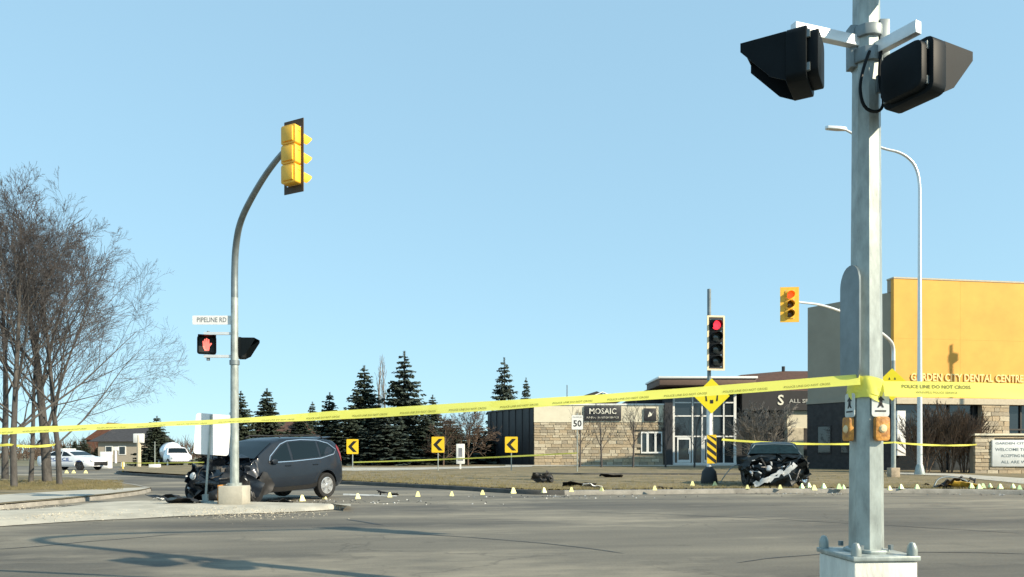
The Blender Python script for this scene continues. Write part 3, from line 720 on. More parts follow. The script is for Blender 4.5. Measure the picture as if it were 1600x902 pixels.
# ---- monument sign with a letter board
ms = thing('monument_sign', 'low stone monument sign with white letter board on the right', 'sign', Q(1523, 738, 38) * 1 + Vector((0, 0, 0)), .02)
ms.location.z = .2
wallbox('core', M_MORTAR, ms, .06, 6.5, .1, .5, -.1, 1.95)
stone_wall(ms, 0, 6.4, -.02, 1.9, .08, .2, .5, rng, skip=lambda a, b, c, d: a > .75 and d > .38 and c < 1.8 and a < 6)
wallbox('cap', M_STUCCO, ms, -.05, 6.5, -.1, .55, 1.95, 2.05)
bd = wallbox('letter_board', M_WHITE, ms, .85, 6.2, -.1, .1, .35, 1.72, bevel=.02)
M_BOARDINK = mat('board_ink', (.12, .16, .18), .6, var=.1)
for s_, z, sz in (('GARDEN CITY DENTAL', 1.54, .15), ('WELCOME TO INKSTER', 1.22, .21), ('ACCEPTING NEW PATIENTS', .90, .21), ('ALL ARE WELCOME', .58, .2)):
    text(s_, sz, M_BOARDINK, bd, (1.0 if s_[0] != 'A' else 1.3, -.105, z), (R(90), 0, 0), width=2.7 if s_[0] != 'A' else 2.3, bold=.003, align='LEFT')

# ================================================================== SIGNALS, LAMPS, SIGNS
def face(fx, fy): return math.atan2(fx, -fy)         # rotation that turns a -y front towards (fx, fy)
def signal_head(parent, loc, rz, n, lit, housing=M_YEL, plate=M_YEL, plate_w=.5, vis=M_YEL, sec=.34, border=None, wd=.34, lens_r=.135, visor_len=.26):
    H = n * sec
    gg = G()
    for k in range(n):
        z = H / 2 - sec * (k + .5)
        gg.prism(rounded(wd, sec - .012, .035, 3), -.17, -.0, tr(0, 0, z) @ UPR)
        gg.box(-wd * .36, wd * .36, .17, .20, z - sec * .36, z + sec * .36)
        gg.box(-wd * .46, -wd * .46 - .02, .05, .10, z + .06, z + .1)
        if k: gg.tube([(0, .085, z + sec / 2 - .02), (0, .085, z + sec / 2 + .02)], .06, 10)
    h = gg.build('signal_head', housing, parent, loc=loc, rot=(0, 0, rz), bevel=.004)
    gg = G(); pw, ph = plate_w, H + .26
    for a, b, c, d in ((-pw / 2, -wd / 2 - .004, -ph / 2, ph / 2), (wd / 2 + .004, pw / 2, -ph / 2, ph / 2), (-wd / 2 - .004, wd / 2 + .004, H / 2 + .003, ph / 2), (-wd / 2 - .004, wd / 2 + .004, -ph / 2, -H / 2 - .003)):
        gg.box(a, b, .02, .035, c, d)
    gg.build('backplate', plate, h)
    if border:
        gg = G(); bw = .06
        gg.box(-pw / 2, -pw / 2 + bw, .012, .018, -ph / 2, ph / 2); gg.box(pw / 2 - bw, pw / 2, .012, .018, -ph / 2, ph / 2)
        gg.box(-pw / 2 + bw, pw / 2 - bw, .012, .018, ph / 2 - bw, ph / 2); gg.box(-pw / 2 + bw, pw / 2 - bw, .012, .018, -ph / 2, -ph / 2 + bw)
        gg.build('border', border, h)
    for k in range(n):
        z = H / 2 - sec * (k + .5)
        gg = G(); gg.lathe([(0, .035), (lens_r * .5, .03), (lens_r * .85, .012), (lens_r, 0), (lens_r, -.015)], 20, tr(0, -.004, z) @ UPR)
        gg.build('lens', lit[k], h)
        gg = G(); vs = []; fs = []; m = 17
        for i in range(m):
            t = R(-35 + 250 * i / (m - 1)); u = max(0, math.sin(t)); L = visor_len * (.45 + .55 * max(0, math.sin((t + R(35)) / R(250) * math.pi)))
            for rr in (lens_r + .012, lens_r + .004):
                vs += [(rr * math.cos(t), -.001, z + rr * math.sin(t)), (rr * math.cos(t), -L, z + rr * math.sin(t) - .02 * u)]
        for i in range(m - 1):
            a = 4 * i; b = 4 * i + 4
            fs += [(a, b, b + 1, a + 1), (a + 2, a + 3, b + 3, b + 2), (a + 1, b + 1, b + 3, a + 3), (a, a + 2, b + 2, b)]
        fs += [(0, 1, 3, 2), (4 * m - 4, 4 * m - 2, 4 * m - 1, 4 * m - 3)]
        gg.add(vs, fs); gg.build('visor', vis, h)
    return h
def ped_head(parent, loc, rz, lit=False, s=.43):
    gg = G(); gg.prism(rounded(s, s, .05, 3), -.13, .0, UPR); gg.prism(rounded(s * .82, s * .86, .05, 3), -.2, -.13, UPR)
    h = gg.build('pedestrian_signal', M_BLACK, parent, loc=loc, rot=(0, 0, rz), bevel=.006)
    gg = G(); a = s / 2 - .015; t = .006                       # hood: long top, raking sides
    gg.box(-a, a, -.30, .0, a - t, a)
    for sx in (-1, 1):
        x0, x1 = sx * a, sx * (a - t)
        vs = []
        for x in (x0, x1): vs += [(x, 0, a - t), (x, -.30, a - t), (x, -.30, a - .06), (x, -.10, -a + .05), (x, 0, -a)]
        gg.add(vs, [(0, 1, 2, 3, 4), (9, 8, 7, 6, 5), (0, 5, 6, 1), (1, 6, 7, 2), (2, 7, 8, 3), (3, 8, 9, 4), (4, 9, 5, 0)])
    gg.build('hood', M_BLACK, h)
    gg = G(); gg.box(-a + .02, a - .02, -.004, .002, -a + .02, a - .02); gg.build('lens_panel', M_SIGNK, h)
    # hinges and latches on the back corners
    for x in (-s / 2 + .03, s / 2 - .05):
        for z in (-s / 2 + .05, s / 2 - .09): gg = G(); gg.box(x, x + .035, .128, .15, z, z + .05); gg.build('latch', M_GALVD, h)
    if lit:
        hand = G(); k = s * .9
        hand.prism([(-.12, -.36), (.13, -.36), (.17, -.10), (.30, .08), (.24, .14), (.15, .06), (.14, .34), (.07, .36), (.05, .12), (.03, .40), (-.04, .41), (-.05, .12), (-.08, .36), (-.15, .34), (-.14, .06), (-.17, .24), (-.24, .22), (-.22, -.12)], .006, .012, UPR @ Matrix.Scale(k, 4))
        hand.build('hand_symbol', M_HAND, h)
    return h
def smooth_pole(ctrl, r0, r1, n=14, it=3):
    pts = smooth_line(ctrl, it); ds = [0]
    for a, b in zip(pts[:-1], pts[1:]): ds.append(ds[-1] + (b - a).length)
    gg = G(); gg.tube(pts, [r0 + (r1 - r0) * d / ds[-1] for d in ds], n); return gg

# ---- left signal on the island
pb = P(366.5, 787, .12)
t = thing('traffic_signal', 'grey pole with long curved arm carrying a yellow three-lamp signal seen from behind', 'traffic light', pb, 0, 'traffic signals at the crossing')
gg = G(); gg.box(-.27, .27, -.25, .25, -.01, .40); gg.build('pedestal', M_CONC, t, bevel=.02)
gg = G(); gg.box(-.30, -.272, -.2, .2, 0, .42); gg.build('pedestal_plate', M_RUST, t)
hd = Q(461, 246, 13.0) - pb; tip = Q(449, 231, 13.15) - pb
gg = G(); gg.tube([(0, 0, .40), (0, 0, .46)], .16, 12); gg.tube([(0, 0, .46), (0, 0, 2.5), (0, 0, 4.6)], [.095, .088, .078], 14); gg.build('pole', M_GALV, t)
gg = smooth_pole([(0, 0, 4.6), (0, 0, 5.2), Q(368, 385, 16.4) - pb, Q(375, 345, 16.0) - pb, Q(398, 300, 15.0) - pb, Q(425, 258, 14.0) - pb, tip + Vector((.2, -.25, .03))], .078, .045); gg.build('arm', M_GALVD, t)
signal_head(t, hd, face(.45, .89), 3, [M_LRED, M_LAMB, M_LOFF], plate=M_SHADEDYEL, plate_w=.44, visor_len=.34, wd=.33)
# pedestrian heads on brackets
gg = G(); gg.box(-.68, .0, -.03, .03, 3.77, 3.83); gg.box(-.68, .0, -.03, .03, 3.26, 3.32); gg.build('bracket', M_ALU, t)
ped_head(t, (-.60, -.05, 3.54), face(.4, -.92), True, .40)
ped_head(t, (.12, .22, 3.50), face(1, .05), False, .46)
gg = G(); gg.tube([(-.60, .03, 3.76), (-.60, .03, 3.86)], .03, 8); gg.tube([(-.60, .03, 3.2), (-.60, .03, 3.31)], .04, 8); gg.tube([(0, 0, 3.1), (0, 0, 3.2)], .11, 12); gg.build('clamp', M_GALVD, t)
sn = thing('street_sign', 'white street name blade fixed high on the curved signal pole', 'sign', pb + Vector((-.08, 0, 4.1)), 0, 'street name blades')
gg = G(); gg.prism(rounded(.86, .2, .02, 2), -.006, .006, tr(-.43, 0, 0) @ UPR); gg.build('blade', M_WHITE, sn)
text('PIPELINE RD', .15, mat('sign_grey_ink', (.16, .18, .20), .5, var=0), sn, (-.43, -.008, 0), (R(90), 0, 0), width=.66, bold=.002)

# ---- near signal pole on the right
NB = Vector((2.54, 5.3, .12))
t = thing('traffic_signal', 'thick octagonal grey pole wrapped in yellow tape with two black pedestrian signals', 'traffic light', NB, 0, 'traffic signals at the crossing')
gg = G(); gg.box(-.225, .225, -.25, .25, -.01, .385); gg.build('pedestal', mat('white_pedestal', (.76, .74, .66), .7, var=.16, scale=6, bump=.25, detail=10, stretch=(1, 1, .4)), t, bevel=.012, rot=(0, 0, R(4)))
bp_ = G(); bp_.box(-.24, .24, -.265, .265, .39, .425); bp_.prism([(.15 * math.cos(R(45 * k + 22.5)), .17 * math.sin(R(45 * k + 22.5))) for k in range(8)], .425, .45)
bp_ = bp_.build('base_plate', M_GALV, t, bevel=.008, rot=(0, 0, R(4)))
for x in (-.2, .2):
    for y in (-.225, .225):
        gg = G(); gg.lathe([(.034, 0), (.034, .035), (.030, .06), (.018, .085), (.0, .092)], 12, tr(x, y, .4255)); gg.build('bolt_cap', M_GALV, bp_)
for x, y in ((-.11, -.13), (.11, -.12), (.12, .13), (-.12, .13)):
    gg = G(); gg.tube([(x, y, .452), (x, y, .485)], .02, 6); gg.build('bolt', M_GALVD, bp_)
gg = G(); gg.tube([(0, 0, .45), (0, 0, 1.2), (0, 0, 3.0), (0, 0, 5.4)], [.117, .112, .099, .085], 8, phase=R(14.5)); gg.build('pole', M_GALV, t, smooth=20)
gg = smooth_pole([(0, 0, 5.4), (0, 0, 5.8), (.4, .1, 6.3), (1.6, .4, 6.6), (3.2, .75, 6.6), (5.0, 1.2, 6.55)], .085, .045); gg.build('arm', M_GALVD, t)
signal_head(t, (5.1, 1.2, 6.2), face(-.3, .95), 3, [M_LRED, M_LAMB, M_LOFF], plate=M_SHADEDYEL, plate_w=.46)
gg = G(); gg.tube([(0, 0, 3.90), (0, 0, 4.0)], .115, 12); gg.tube([(0, 0, 4.08), (0, 0, 4.16)], .115, 12); gg.box(-.13, -.08, -.04, .04, 3.88, 4.18); gg.box(.06, .13, -.08, -.02, 3.92, 4.2)
gg.build('clamp', M_GALVD, t, bevel=.006)
def bar(a, b, wd, ht):
    a = Vector(a); b = Vector(b); d = b - a; L = d.length; q = G(); q.box(0, L, -wd / 2, wd / 2, -ht / 2, ht / 2)
    M = Matrix.Translation(a) @ d.to_track_quat('X', 'Z').to_matrix().to_4x4(); q.v = [M @ v for v in q.v]; return q
LH = Vector((1.92, 5.10, 3.97)) - NB; RH = Vector((2.70, 4.98, 3.86)) - NB
bar((0, 0, 4.06), (LH.x + .02, LH.y, 4.06), .055, .075).build('bracket', M_ALU, t, bevel=.004)
bar((.02, -.02, 3.99), (RH.x + .03, RH.y - .02, 3.99), .06, .085).build('bracket', M_ALU, t, bevel=.004)
ped_head(t, LH + Vector((0, 0, -.055)), face(-.86, .5), False, .36); ped_head(t, RH + Vector((.05, 0, -.085)), face(.90, .44), False, .365)
cb = smooth_line([(-.03, -.11, 3.95), (-.1, -.16, 3.8), (-.13, -.17, 3.65), (-.09, -.16, 3.52), (.02, -.15, 3.5), (.06, -.14, 3.58), (.03, -.12, 3.75), (.05, -.11, 3.95)])
gg = G(); gg.tube(cb, .011, 7); gg.build('cable', M_BLACK, t)
gg = G(); gg.box(.02, .10, -.115, -.095, 3.66, 3.78); gg.build('cable_box', M_GALVD, t)
# tall rounded plate on the shaded side
gg = G(); gg.prism([(x, y) for x, y in rounded(.3, .86, .14, 6)], -.006, .006, Matrix.Translation((-.115, 0, 2.04)) @ rotz(R(-90)) @ UPR); gg.build('side_plate', M_GALVD, t)
# push buttons and their little signs
M_SGW = mat('worn_sign_white', (.62, .66, .64), .5, var=.12, scale=14)
def button(x, y, rz, z, w_):
    s_ = G(); s_.prism(rounded(w_, .17, .02, 3), .0, .006, UPR); so = s_.build('crossing_sign', M_SGW, t, loc=(x, y, z + .17), rot=(0, 0, rz))
    a_ = G(); a_.prism([(-.012, -.01), (.012, -.01), (.012, .03), (.03, .03), (0, .06), (-.03, .03), (-.012, .03)], .007, .009, UPR); a_.box(-.04, .04, -.009, -.007, -.05, -.04)
    a_.prism([(-.025, -.02), (-.012, -.02), (.0, .0), (.012, -.02), (.025, -.02), (.005, .015), (-.005, .015)], .007, .009, UPR); a_.build('arrow', M_SIGNK, so)
    b_ = G(); b_.prism(rounded(w_ * .8, .17, .02, 3), .0, .035, UPR); bo = b_.build('push_button', M_RUST, t, loc=(x, y, z), rot=(0, 0, rz), bevel=.004)
    c_ = G(); c_.lathe([(0, .012), (.02, .010), (.03, 0)], 14, tr(0, -.036, 0) @ UPR); c_.build('button', mat('pale_button', (.75, .6, .35), .4, var=.1), bo)
button(.045, -.109, R(6), 1.30, .13); button(-.118, -.01, R(-84), 1.30, .12)
sn = thing('street_sign', 'dark street name blade jutting from the tape-wrapped pole top', 'sign', NB + Vector((.09, -.03, 4.52)), R(-52), 'street name blades')
gg = G(); gg.prism(rounded(.8, .24, .02, 2), -.008, .008, tr(.42, 0, 0) @ UPR); gg.build('blade', M_GALVD, sn)
gg = G(); gg.box(.0, .05, -.03, .03, -.1, .1); gg.build('clamp', M_GALV, sn)
text('INKSTER BLVD', .13, M_WHITE, sn, (.42, -.0095, 0), (R(90), 0, 0), width=.64)

# ---- centre signal on the boulevard nose
cb_ = P(1108, 756, .13)
t = thing('traffic_signal', 'upright pole with black four-lamp signal showing red, yellow-bordered backplate', 'traffic light', cb_, 0, 'traffic signals at the crossing')
gg = G(); gg.lathe([(.30, -.02), (.31, .12), (.26, .45), (.17, .55), (.12, .62)], 12); gg.build('base', M_TRIM, t)
gg = G(); gg.tube([(0, 0, .5), (0, 0, 3.3)], .095, 12); gg.build('pole', M_ALU, t)
gg = G(); gg.tube([(0, 0, 3.3), (0, 0, Q(1107, 452, cb_.y).z - .13)], .07, 10); gg.build('upper_pole', M_GALVD, t)
hz_ = Q(1119, 536, cb_.y - .25) - cb_
signal_head(t, (hz_.x, hz_.y, hz_.z), face(.1, -1), 4, [M_LRED, M_LOFF, M_LOFF, M_LOFF], housing=M_BLACK, plate=M_SIGNK, plate_w=.66, vis=M_BLACK, sec=.43, border=mat('pale_border', (.92, .74, .46), .5, var=.05), wd=.42, lens_r=.165)
def diamond(Yp, px, py, half, root, label, arrows=True):
    p = Q(px, py, Yp); d = thing('warning_sign', label, 'sign', p, face(-p.x * .3, -Yp), 'yellow diamond warning signs')
    gg = G(); gg.prism([(half, 0), (0, half), (-half, 0), (0, -half)], -.006, .0, UPR); gg.build('panel', M_SIGNY, d)
    k = half
    for q in ([(-.09, -.42), (.09, -.42), (.09, -.22), (-.09, -.22)],):
        a = G(); a.prism([(x * k, y * k) for x, y in q], .002, .006, UPR); a.build('symbol', M_SIGNK, d)
    for sx in (-1, 1):
        for q in ([(.34, -.28), (.24, -.30), (.30, .10), (.36, .10)], [(.10, .30), (.22, .30), (.16, .46)]):
            a = G(); a.prism([(sx * x * k, y * k) for x, y in q], .002, .006, UPR); a.build('symbol', M_SIGNK, d)
    return d
diamond(cb_.y - .14, 1112, 619, .64, None, 'bright yellow diamond warning sign below the four-lamp signal')
mk = thing('object_marker', 'narrow yellow hazard marker with black diagonal stripes on signal pole', 'sign', Q(1112, 702, cb_.y - .13), 0)
gg = G(); gg.box(-.17, .17, -.004, .004, -.52, .52); gg.build('panel', M_CHEV, mk)
for k in range(4):
    z = -.48 + k * .27; gg = G(); gg.prism([(-.165, z + .20), (.165, z - .06), (.165, z + .08), (-.165, z + .34)] if k < 3 else [(-.165, z + .20), (.165, z - .06), (.165, z + .06), (-.1, z + .18)], .0045, .007, UPR)
    gg.build('stripe', M_SIGNK, mk)

# ---- right-hand signal with mast arm
rb = P(1396, 746, .15); rb = Vector((Q(1396, 746, 33).x, 33.0, zg(33)))
t = thing('traffic_signal', 'curved mast arm with all-yellow three-lamp signal in front of the grey wall', 'traffic light', rb, 0, 'traffic signals at the crossing')
gg = G(); gg.box(-.2, .2, -.2, .2, -.05, .42); gg.build('pedestal', mat('stained_concrete', (.52, .42, .30), .9, var=.2, scale=5), t, bevel=.02)
hp = Q(1234, 476, 28.2) - rb
gg = G(); gg.tube([(0, 0, .42), (0, 0, 5.2)], [.10, .08], 12); gg.build('pole', M_GALV, t)
gg = smooth_pole([(0, 0, 5.2), (0, 0, 5.9), Q(1386, 527, 32.6) - rb, Q(1350, 502, 31.2) - rb, Q(1290, 477, 29.6) - rb, Q(1246, 472, 28.35) - rb], .08, .04); gg.build('arm', M_ALU, t)
signal_head(t, hp, face(-.08, -1), 3, [M_LORG, M_LAMB, M_LAMB], plate_w=.70, sec=.36)
diamond(32.8, 1394, 601, .72, None, 'yellow diamond warning sign half hidden behind the wrapped tape')

# ---- street lamps
def street_lamp(label, base, h, reach, dirn, arm_h):
    t = thing('street_lamp', label, 'street lamp', base, 0, 'tall street lamps')
    gg = G(); gg.lathe([(.24, -.03), (.24, .05), (.17, .4), (.13, .5)], 12); gg.build('base', M_GALV, t)
    d = Vector(dirn).normalized()
    gg = smooth_pole([(0, 0, .4), (0, 0, 4), (0, 0, h * .8), (0, 0, h * .93), d * reach * .2 + Vector((0, 0, h * .985)), d * reach * .55 + Vector((0, 0, h)), d * reach + Vector((0, 0, arm_h))], .125, .05); gg.build('pole', M_ALU, t)
    e = d * reach + Vector((0, 0, arm_h)); a = math.atan2(d.y, d.x)
    gg = G(); gg.prism([(-.1, -.07), (.3, -.15), (.85, -.13), (.95, 0), (.85, .13), (.3, .15), (-.1, .07)], -.07, .07); gg.build('lamp_head', M_ALU, t, loc=e, rot=(0, R(-4), a), bevel=.02)
    return t
lb = Vector((Q(1437, 740, 36).x, 36, zg(36)))
e = Q(1318, 203, 36) - lb
street_lamp('tall silver street lamp curving over in front of the yellow wall', lb, 15.9, abs(e.x), (-1, -.02, 0), e.z)
t = thing('floodlight_pole', 'slim floodlight pole whose shadow falls on the yellow wall', 'lamp post', (35.3, 38.3, .2))
gg = G(); gg.tube([(0, 0, -.1), (0, 0, 5), (0, 0, 13.5)], [.13, .11, .08], 10); gg.build('pole', M_ALU, t)
gg = G(); gg.box(-.08, .42, -.12, .12, 12.55, 13.0); gg.build('lamp_head', M_GALVD, t, bevel=.04)

# ---- roadside signs
def chevron(px, py, Yp, label):
    p = Q(px, py, Yp); z0 = zg(Yp)
    d = thing('chevron_sign', label, 'sign', (p.x, Yp, z0), 0, 'chevron curve signs')
    gg = G(); gg.tube([(0, 0, -.2), (0, 0, p.z - z0 + .4)], .03, 6); gg.build('post', M_GALV, d)
    gg = G(); gg.prism(rounded(.74, .92, .05, 3), .035, .045, tr(0, 0, p.z - z0) @ UPR); gg.build('panel', M_CHEV, d)
    gg = G(); gg.prism([(.16, .34), (.28, .34), (-.04, 0), (.28, -.34), (.04, -.34), (-.28, 0), (.04, .34)], .047, .051, tr(0, 0, p.z - z0) @ UPR); gg.build('chevron', M_SIGNK, d)
chevron(551, 698, 46, 'yellow chevron sign next to the crashed grey car tail'); chevron(684.5, 695, 43, 'yellow chevron sign in the middle, in front of the spruces'); chevron(799, 695, 43, 'yellow chevron sign in front of the charcoal side wall')
p = Q(902, 661, 41)
d = thing('speed_sign', 'white speed limit sign reading 50 before the stone wall', 'sign', (p.x, 41, zg(41)), 0)
gg = G(); gg.tube([(0, 0, -.2), (0, 0, p.z + .3)], .03, 6); gg.build('post', M_GALV, d)
gg = G(); gg.prism(rounded(.62, .80, .05, 3), .035, .045, tr(0, 0, p.z - .2) @ UPR); gg.build('panel', M_WHITE, d)
text('50', .48, M_SIGNK, d, (0, -.047, p.z - .28), (R(90), 0, 0), bold=.012); text('MAXIMUM', .11, M_SIGNK, d, (0, -.047, p.z + .08), (R(90), 0, 0), width=.5)
p = Q(719.5, 710, 46)
d = thing('notice_board', 'narrow white notice panel on a post between two chevron signs', 'sign', (p.x, 46, zg(46)), 0)
gg = G(); gg.box(-.05, .05, -.04, .04, -.1, .35); gg.build('post', M_WHITE, d)
gg = G(); gg.box(-.26, .26, -.06, .06, .3, 1.55); gg.build('panel', M_WHITE, d, bevel=.02)
gg = G(); gg.box(-.12, .12, -.066, -.061, .75, 1.3); gg.box(-.17, .17, -.066, -.061, .5, .6); gg.build('print', mat('grey_print', (.25, .26, .3), .6, var=.2), d)
# white sign seen from behind on the island, post leaning
pb2 = P(321, 785, .12); tp = Q(330, 648, pb2.y)
d = thing('road_sign', 'blank white back of a road sign on a leaning post at the island', 'sign', pb2, 0)
gg = G(); gg.box(-.16, .16, -.1, .1, -.005, .03); gg.box(-.06, .06, -.04, .04, .03, .18); gg.build('base', M_GALV, d)
gg = G(); gg.tube([(0, 0, .03), tp - pb2], .026, 8); gg.build('post', M_GALV, d)
c = Q(331, 679, pb2.y) - pb2
gg = G(); gg.prism(rounded(.76, .94, .07, 4), -.012, -.006, Matrix.Translation(c + Vector((0, .035, 0))) @ rotz(R(14)) @ Matrix.Rotation(R(4), 4, 'Y') @ UPR); gg.build('panel', M_SIGNBACK, d)
# far posts along the side street
def slim(px, py0, py1, Yp, r, m, name, label, top=None, cat='post', z0=0.0):
    a = Q(px, py0, Yp); dd = thing(name, label, cat, (a.x, Yp, z0)); hgt = a.z - z0
    gg = G(); gg.tube([(0, 0, -.1), (0, 0, hgt)], [r, r * .85], 8); gg.build('post', m, dd); return dd, hgt
d, h_ = slim(217, 680, 735, 52, .16, M_BEIGE, 'signal_column', 'thick cream column with white cap in the side street median')
gg = G(); gg.box(-.35, .35, -.12, .12, h_ - .55, h_ + .1); gg.build('cap', M_WHITE, d, bevel=.03)
d, h_ = slim(242, 690, 735, 50, .035, M_GALV, 'slim_pole', 'slim pole on a white concrete block in the median', z0=.13)
gg = G(); gg.box(-.30, .30, -.25, .25, -.05, .36); gg.build('pedestal', M_WHITE, d, bevel=.02)
d, h_ = slim(192, 722, 741, 46, .06, mat('delineator_yellow', (.75, .55, .15), .6, var=.1), 'delineator', 'short yellowish marker post at the tip of the median')
gg = G(); gg.box(-.1, .1, -.02, .02, h_ - .3, h_ - .02); gg.build('reflector', M_WHITE, d)
d, h_ = slim(181, 698, 720, 95, .14, M_WHITE, 'white_post', 'far white post beside the dark-roofed house')
gg = G(); gg.box(-.3, .3, -.1, .1, h_ - .5, h_); gg.build('panel', M_WHITE, d)
d = thing('utility_cabinet', 'white cabinet box standing behind the police car bonnet', 'cabinet', (Q(166, 722, 60).x, 60, .0))
gg = G(); gg.box(-.36, .36, -.3, .3, 0, 1.35); gg.build('body', M_WHITE, d, bevel=.03); gg = G(); gg.box(-.3, .3, -.32, -.302, .1, 1.2); gg.build('door', M_SIGNBACK, d)

# ================================================================== BARRIER TAPE
TEXT_ME = None
def ribbon(name, label, a, b, width, sag, twist, seg=60, lettering=2, group='police barrier tape', wav=.004, fold=0.0, seed=0):
    a = Vector(a); b = Vector(b); L = (b - a).length; h = (b - a); h.z = 0; h.normalize()
    nrm = Vector((h.y, -h.x, 0))
    if nrm.dot(-a) < 0: nrm = -nrm                 # printed side to the crossing
    def at(u, v):
        t = u / L; p = a.lerp(b, t); p.z -= sag * 4 * t * (1 - t)
        tw = twist(t); p.z += noise.noise(Vector((u * 1.3, seed, 0))) * wav; n2 = noise.noise(Vector((u * 2.1, 4 + seed, v * 8))) * wav * 2.5
        e = Vector((0, 0, 1)) * math.cos(tw) + nrm * math.sin(tw); nn = nrm * math.cos(tw) - Vector((0, 0, 1)) * math.sin(tw)
        return p + e * v + nn * n2, nn
    gg = G(); vs = []; fs = []; m = 4
    for i in range(seg + 1):
        for k in range(m + 1): vs.append(at(L * i / seg, width * (k / m - .5))[0])
    for i in range(seg):
        for k in range(m): q = i * (m + 1) + k; fs.append((q, q + m + 1, q + m + 2, q + 1))
    gg.add(vs, fs); t = gg.build(name, M_TAPE, smooth=80); tag(t, label, 'barrier tape', group)
    if lettering:
        l1 = text_data('POLICE LINE DO NOT CROSS', width * (.31 if lettering == 2 else .30), 0, .0006 if lettering == 2 else 0); l2 = text_data('WINNIPEG POLICE SERVICE', width * .2, 0, 0)
        right = nrm.cross(Vector((0, 0, 1))); flip = 1 if h.dot(Vector((1, 0, 0))) > 0 else -1
        step = width * 5.4; u = .35
        while u < L - .4:
            for me, v0 in (((l1, width * .15), (l2, -width * .22)) if lettering == 2 else ((l1, -width * .22),)):
                q = G(); o = 0
                for vv in me.vertices:
                    uu = u + vv.co.x * flip
                    pp, nn = at(min(max(uu, 0), L), v0 + vv.co.y); q.v.append(pp + nn * .0025)
                for f in me.polygons: q.f.append([i + o for i in f.vertices]); q.mi.append(0)
                q.build('lettering', M_TAPEINK, t, smooth=0)
            u += step
    return t
poleL = Vector((2.44, 5.18, 1.765)); 
endL = Q(0, 674, 7.0) + Vector((0, 0, .085)); dirL = (endL - poleL); far_end = poleL + dirL * 1.6
def twl(t): return -.55 + .30 * math.sin(t * 9) + .22 * math.sin(t * 23 + 1)
ribbon('barrier_tape', 'long yellow police tape running from the near pole across the road', poleL, far_end, .078, .09, twl, 110, 1, seed=3)
ribbon('barrier_tape', 'wide flat yellow police tape with lettering stretched before the yellow building', (2.60, 5.17, 1.70), Q(1700, 613, 5.05), .112, .0, lambda t: -.22 + .1 * math.sin(t * 7), 40, seed=5)
# turns wound round the pole
gg = G(); vs = []; fs = []; N_ = 150; mm = 3
for i in range(N_ + 1):
    a = i / N_ * 2 * math.pi * 3.6 + 3.2; zc = 1.70 + .035 * math.sin(i * .11) + .02 * math.sin(i * .31); r = .123 + .002 * (i / N_ * 3)
    for k in range(mm + 1):
        v = (k / mm - .5) * (.085 + .02 * math.sin(i * .2)); rr = r + .004 * math.sin(i * .9 + k)
        vs.append((2.54 + rr * math.cos(a), 5.3 + rr * math.sin(a), zc + v))
for i in range(N_):
    for k in range(mm): q = i * (mm + 1) + k; fs.append((q, q + mm + 1, q + mm + 2, q + 1))
gg.add(vs, fs); tag(gg.build('barrier_tape', M_TAPE, smooth=80), 'yellow police tape wound several turns round the near pole', 'barrier tape', 'police barrier tape')
flatw = lambda t: .3 + .3 * math.sin(t * 14)
ribbon('barrier_tape', 'thin far tape from the first chevron sign to the speed sign', Q(552, 722.5, 45.9), Q(902, 708, 40.9), .085, .05, flatw, 40, False, seed=7)
ribbon('barrier_tape', 'thin far tape from the wreck to the right-hand signal post', Q(1128, 687, 27.5), Q(1396, 691.5, 32.85), .085, .12, flatw, 40, False, seed=8)
ribbon('barrier_tape', 'thin far tape from the right-hand signal post to the monument sign', Q(1397, 691.5, 32.85), Q(1526, 695, 37.9), .085, .08, flatw, 30, False, seed=9)
ribbon('barrier_tape', 'tape tied between the trunks of the bare verge trees', P(21, 761, .125) + Vector((0, -.25, 1.4)), P(93, 757, .125) + Vector((0, -.25, 1.42)), .085, .06, flatw, 24, False, seed=10)
ribbon('barrier_tape', 'far tape across the side street from the marker post', Q(192, 723.5, 46.05), Q(336, 722, 44), .06, .03, flatw, 24, False, seed=11)
ribbon('barrier_tape', 'tape leading out of the verge trees to the left', P(21, 761, .125) + Vector((0, -.25, 1.4)), P(-90, 762, .125) + Vector((0, -.2, 1.45)), .085, .08, flatw, 24, False, seed=12)

# ================================================================== EVIDENCE MARKERS
mk_g = G(); s_ = .1                                     # folded tent marker with an open base
mk_g.add([(-s_, -.07, 0), (s_, -.07, 0), (s_ * .35, 0, .19), (-s_ * .35, 0, .19), (-s_, .07, 0), (s_, .07, 0)], [(0, 1, 2, 3), (5, 4, 3, 2), (0, 3, 4), (1, 5, 2)])
MKD = [mk_g.data('tent', M_EVID, 0), mk_g.data('tent', M_EVIDG, 0)]
NUM = text_data('1', .09); NUM.materials.clear(); NUM.materials.append(M_SIGNK)
yel = [(472, 783), (507, 780), (559, 779.5), (609, 777), (653, 776), (706, 775), (754, 773), (802, 771), (850, 770), (893, 768.5), (940, 767.5), (1023, 766), (1082, 759), (1117, 759), (1168, 764), (1219, 764), (1272, 766), (1390, 766)]
grn = [(1253, 763), (1264, 762), (1287, 763), (1311, 764), (1318, 764), (1408, 764), (1433, 764), (1518, 763), (1530, 764), (1536, 763), (1547, 762), (1563, 764), (1583, 763), (1593, 765)]
rngm = random.Random(2)
ORD = ['first', 'second', 'third', 'fourth', 'fifth', 'sixth', 'seventh', 'eighth', 'ninth', 'tenth', 'eleventh', 'twelfth', 'thirteenth', 'fourteenth', 'fifteenth', 'sixteenth', 'seventeenth', 'eighteenth']
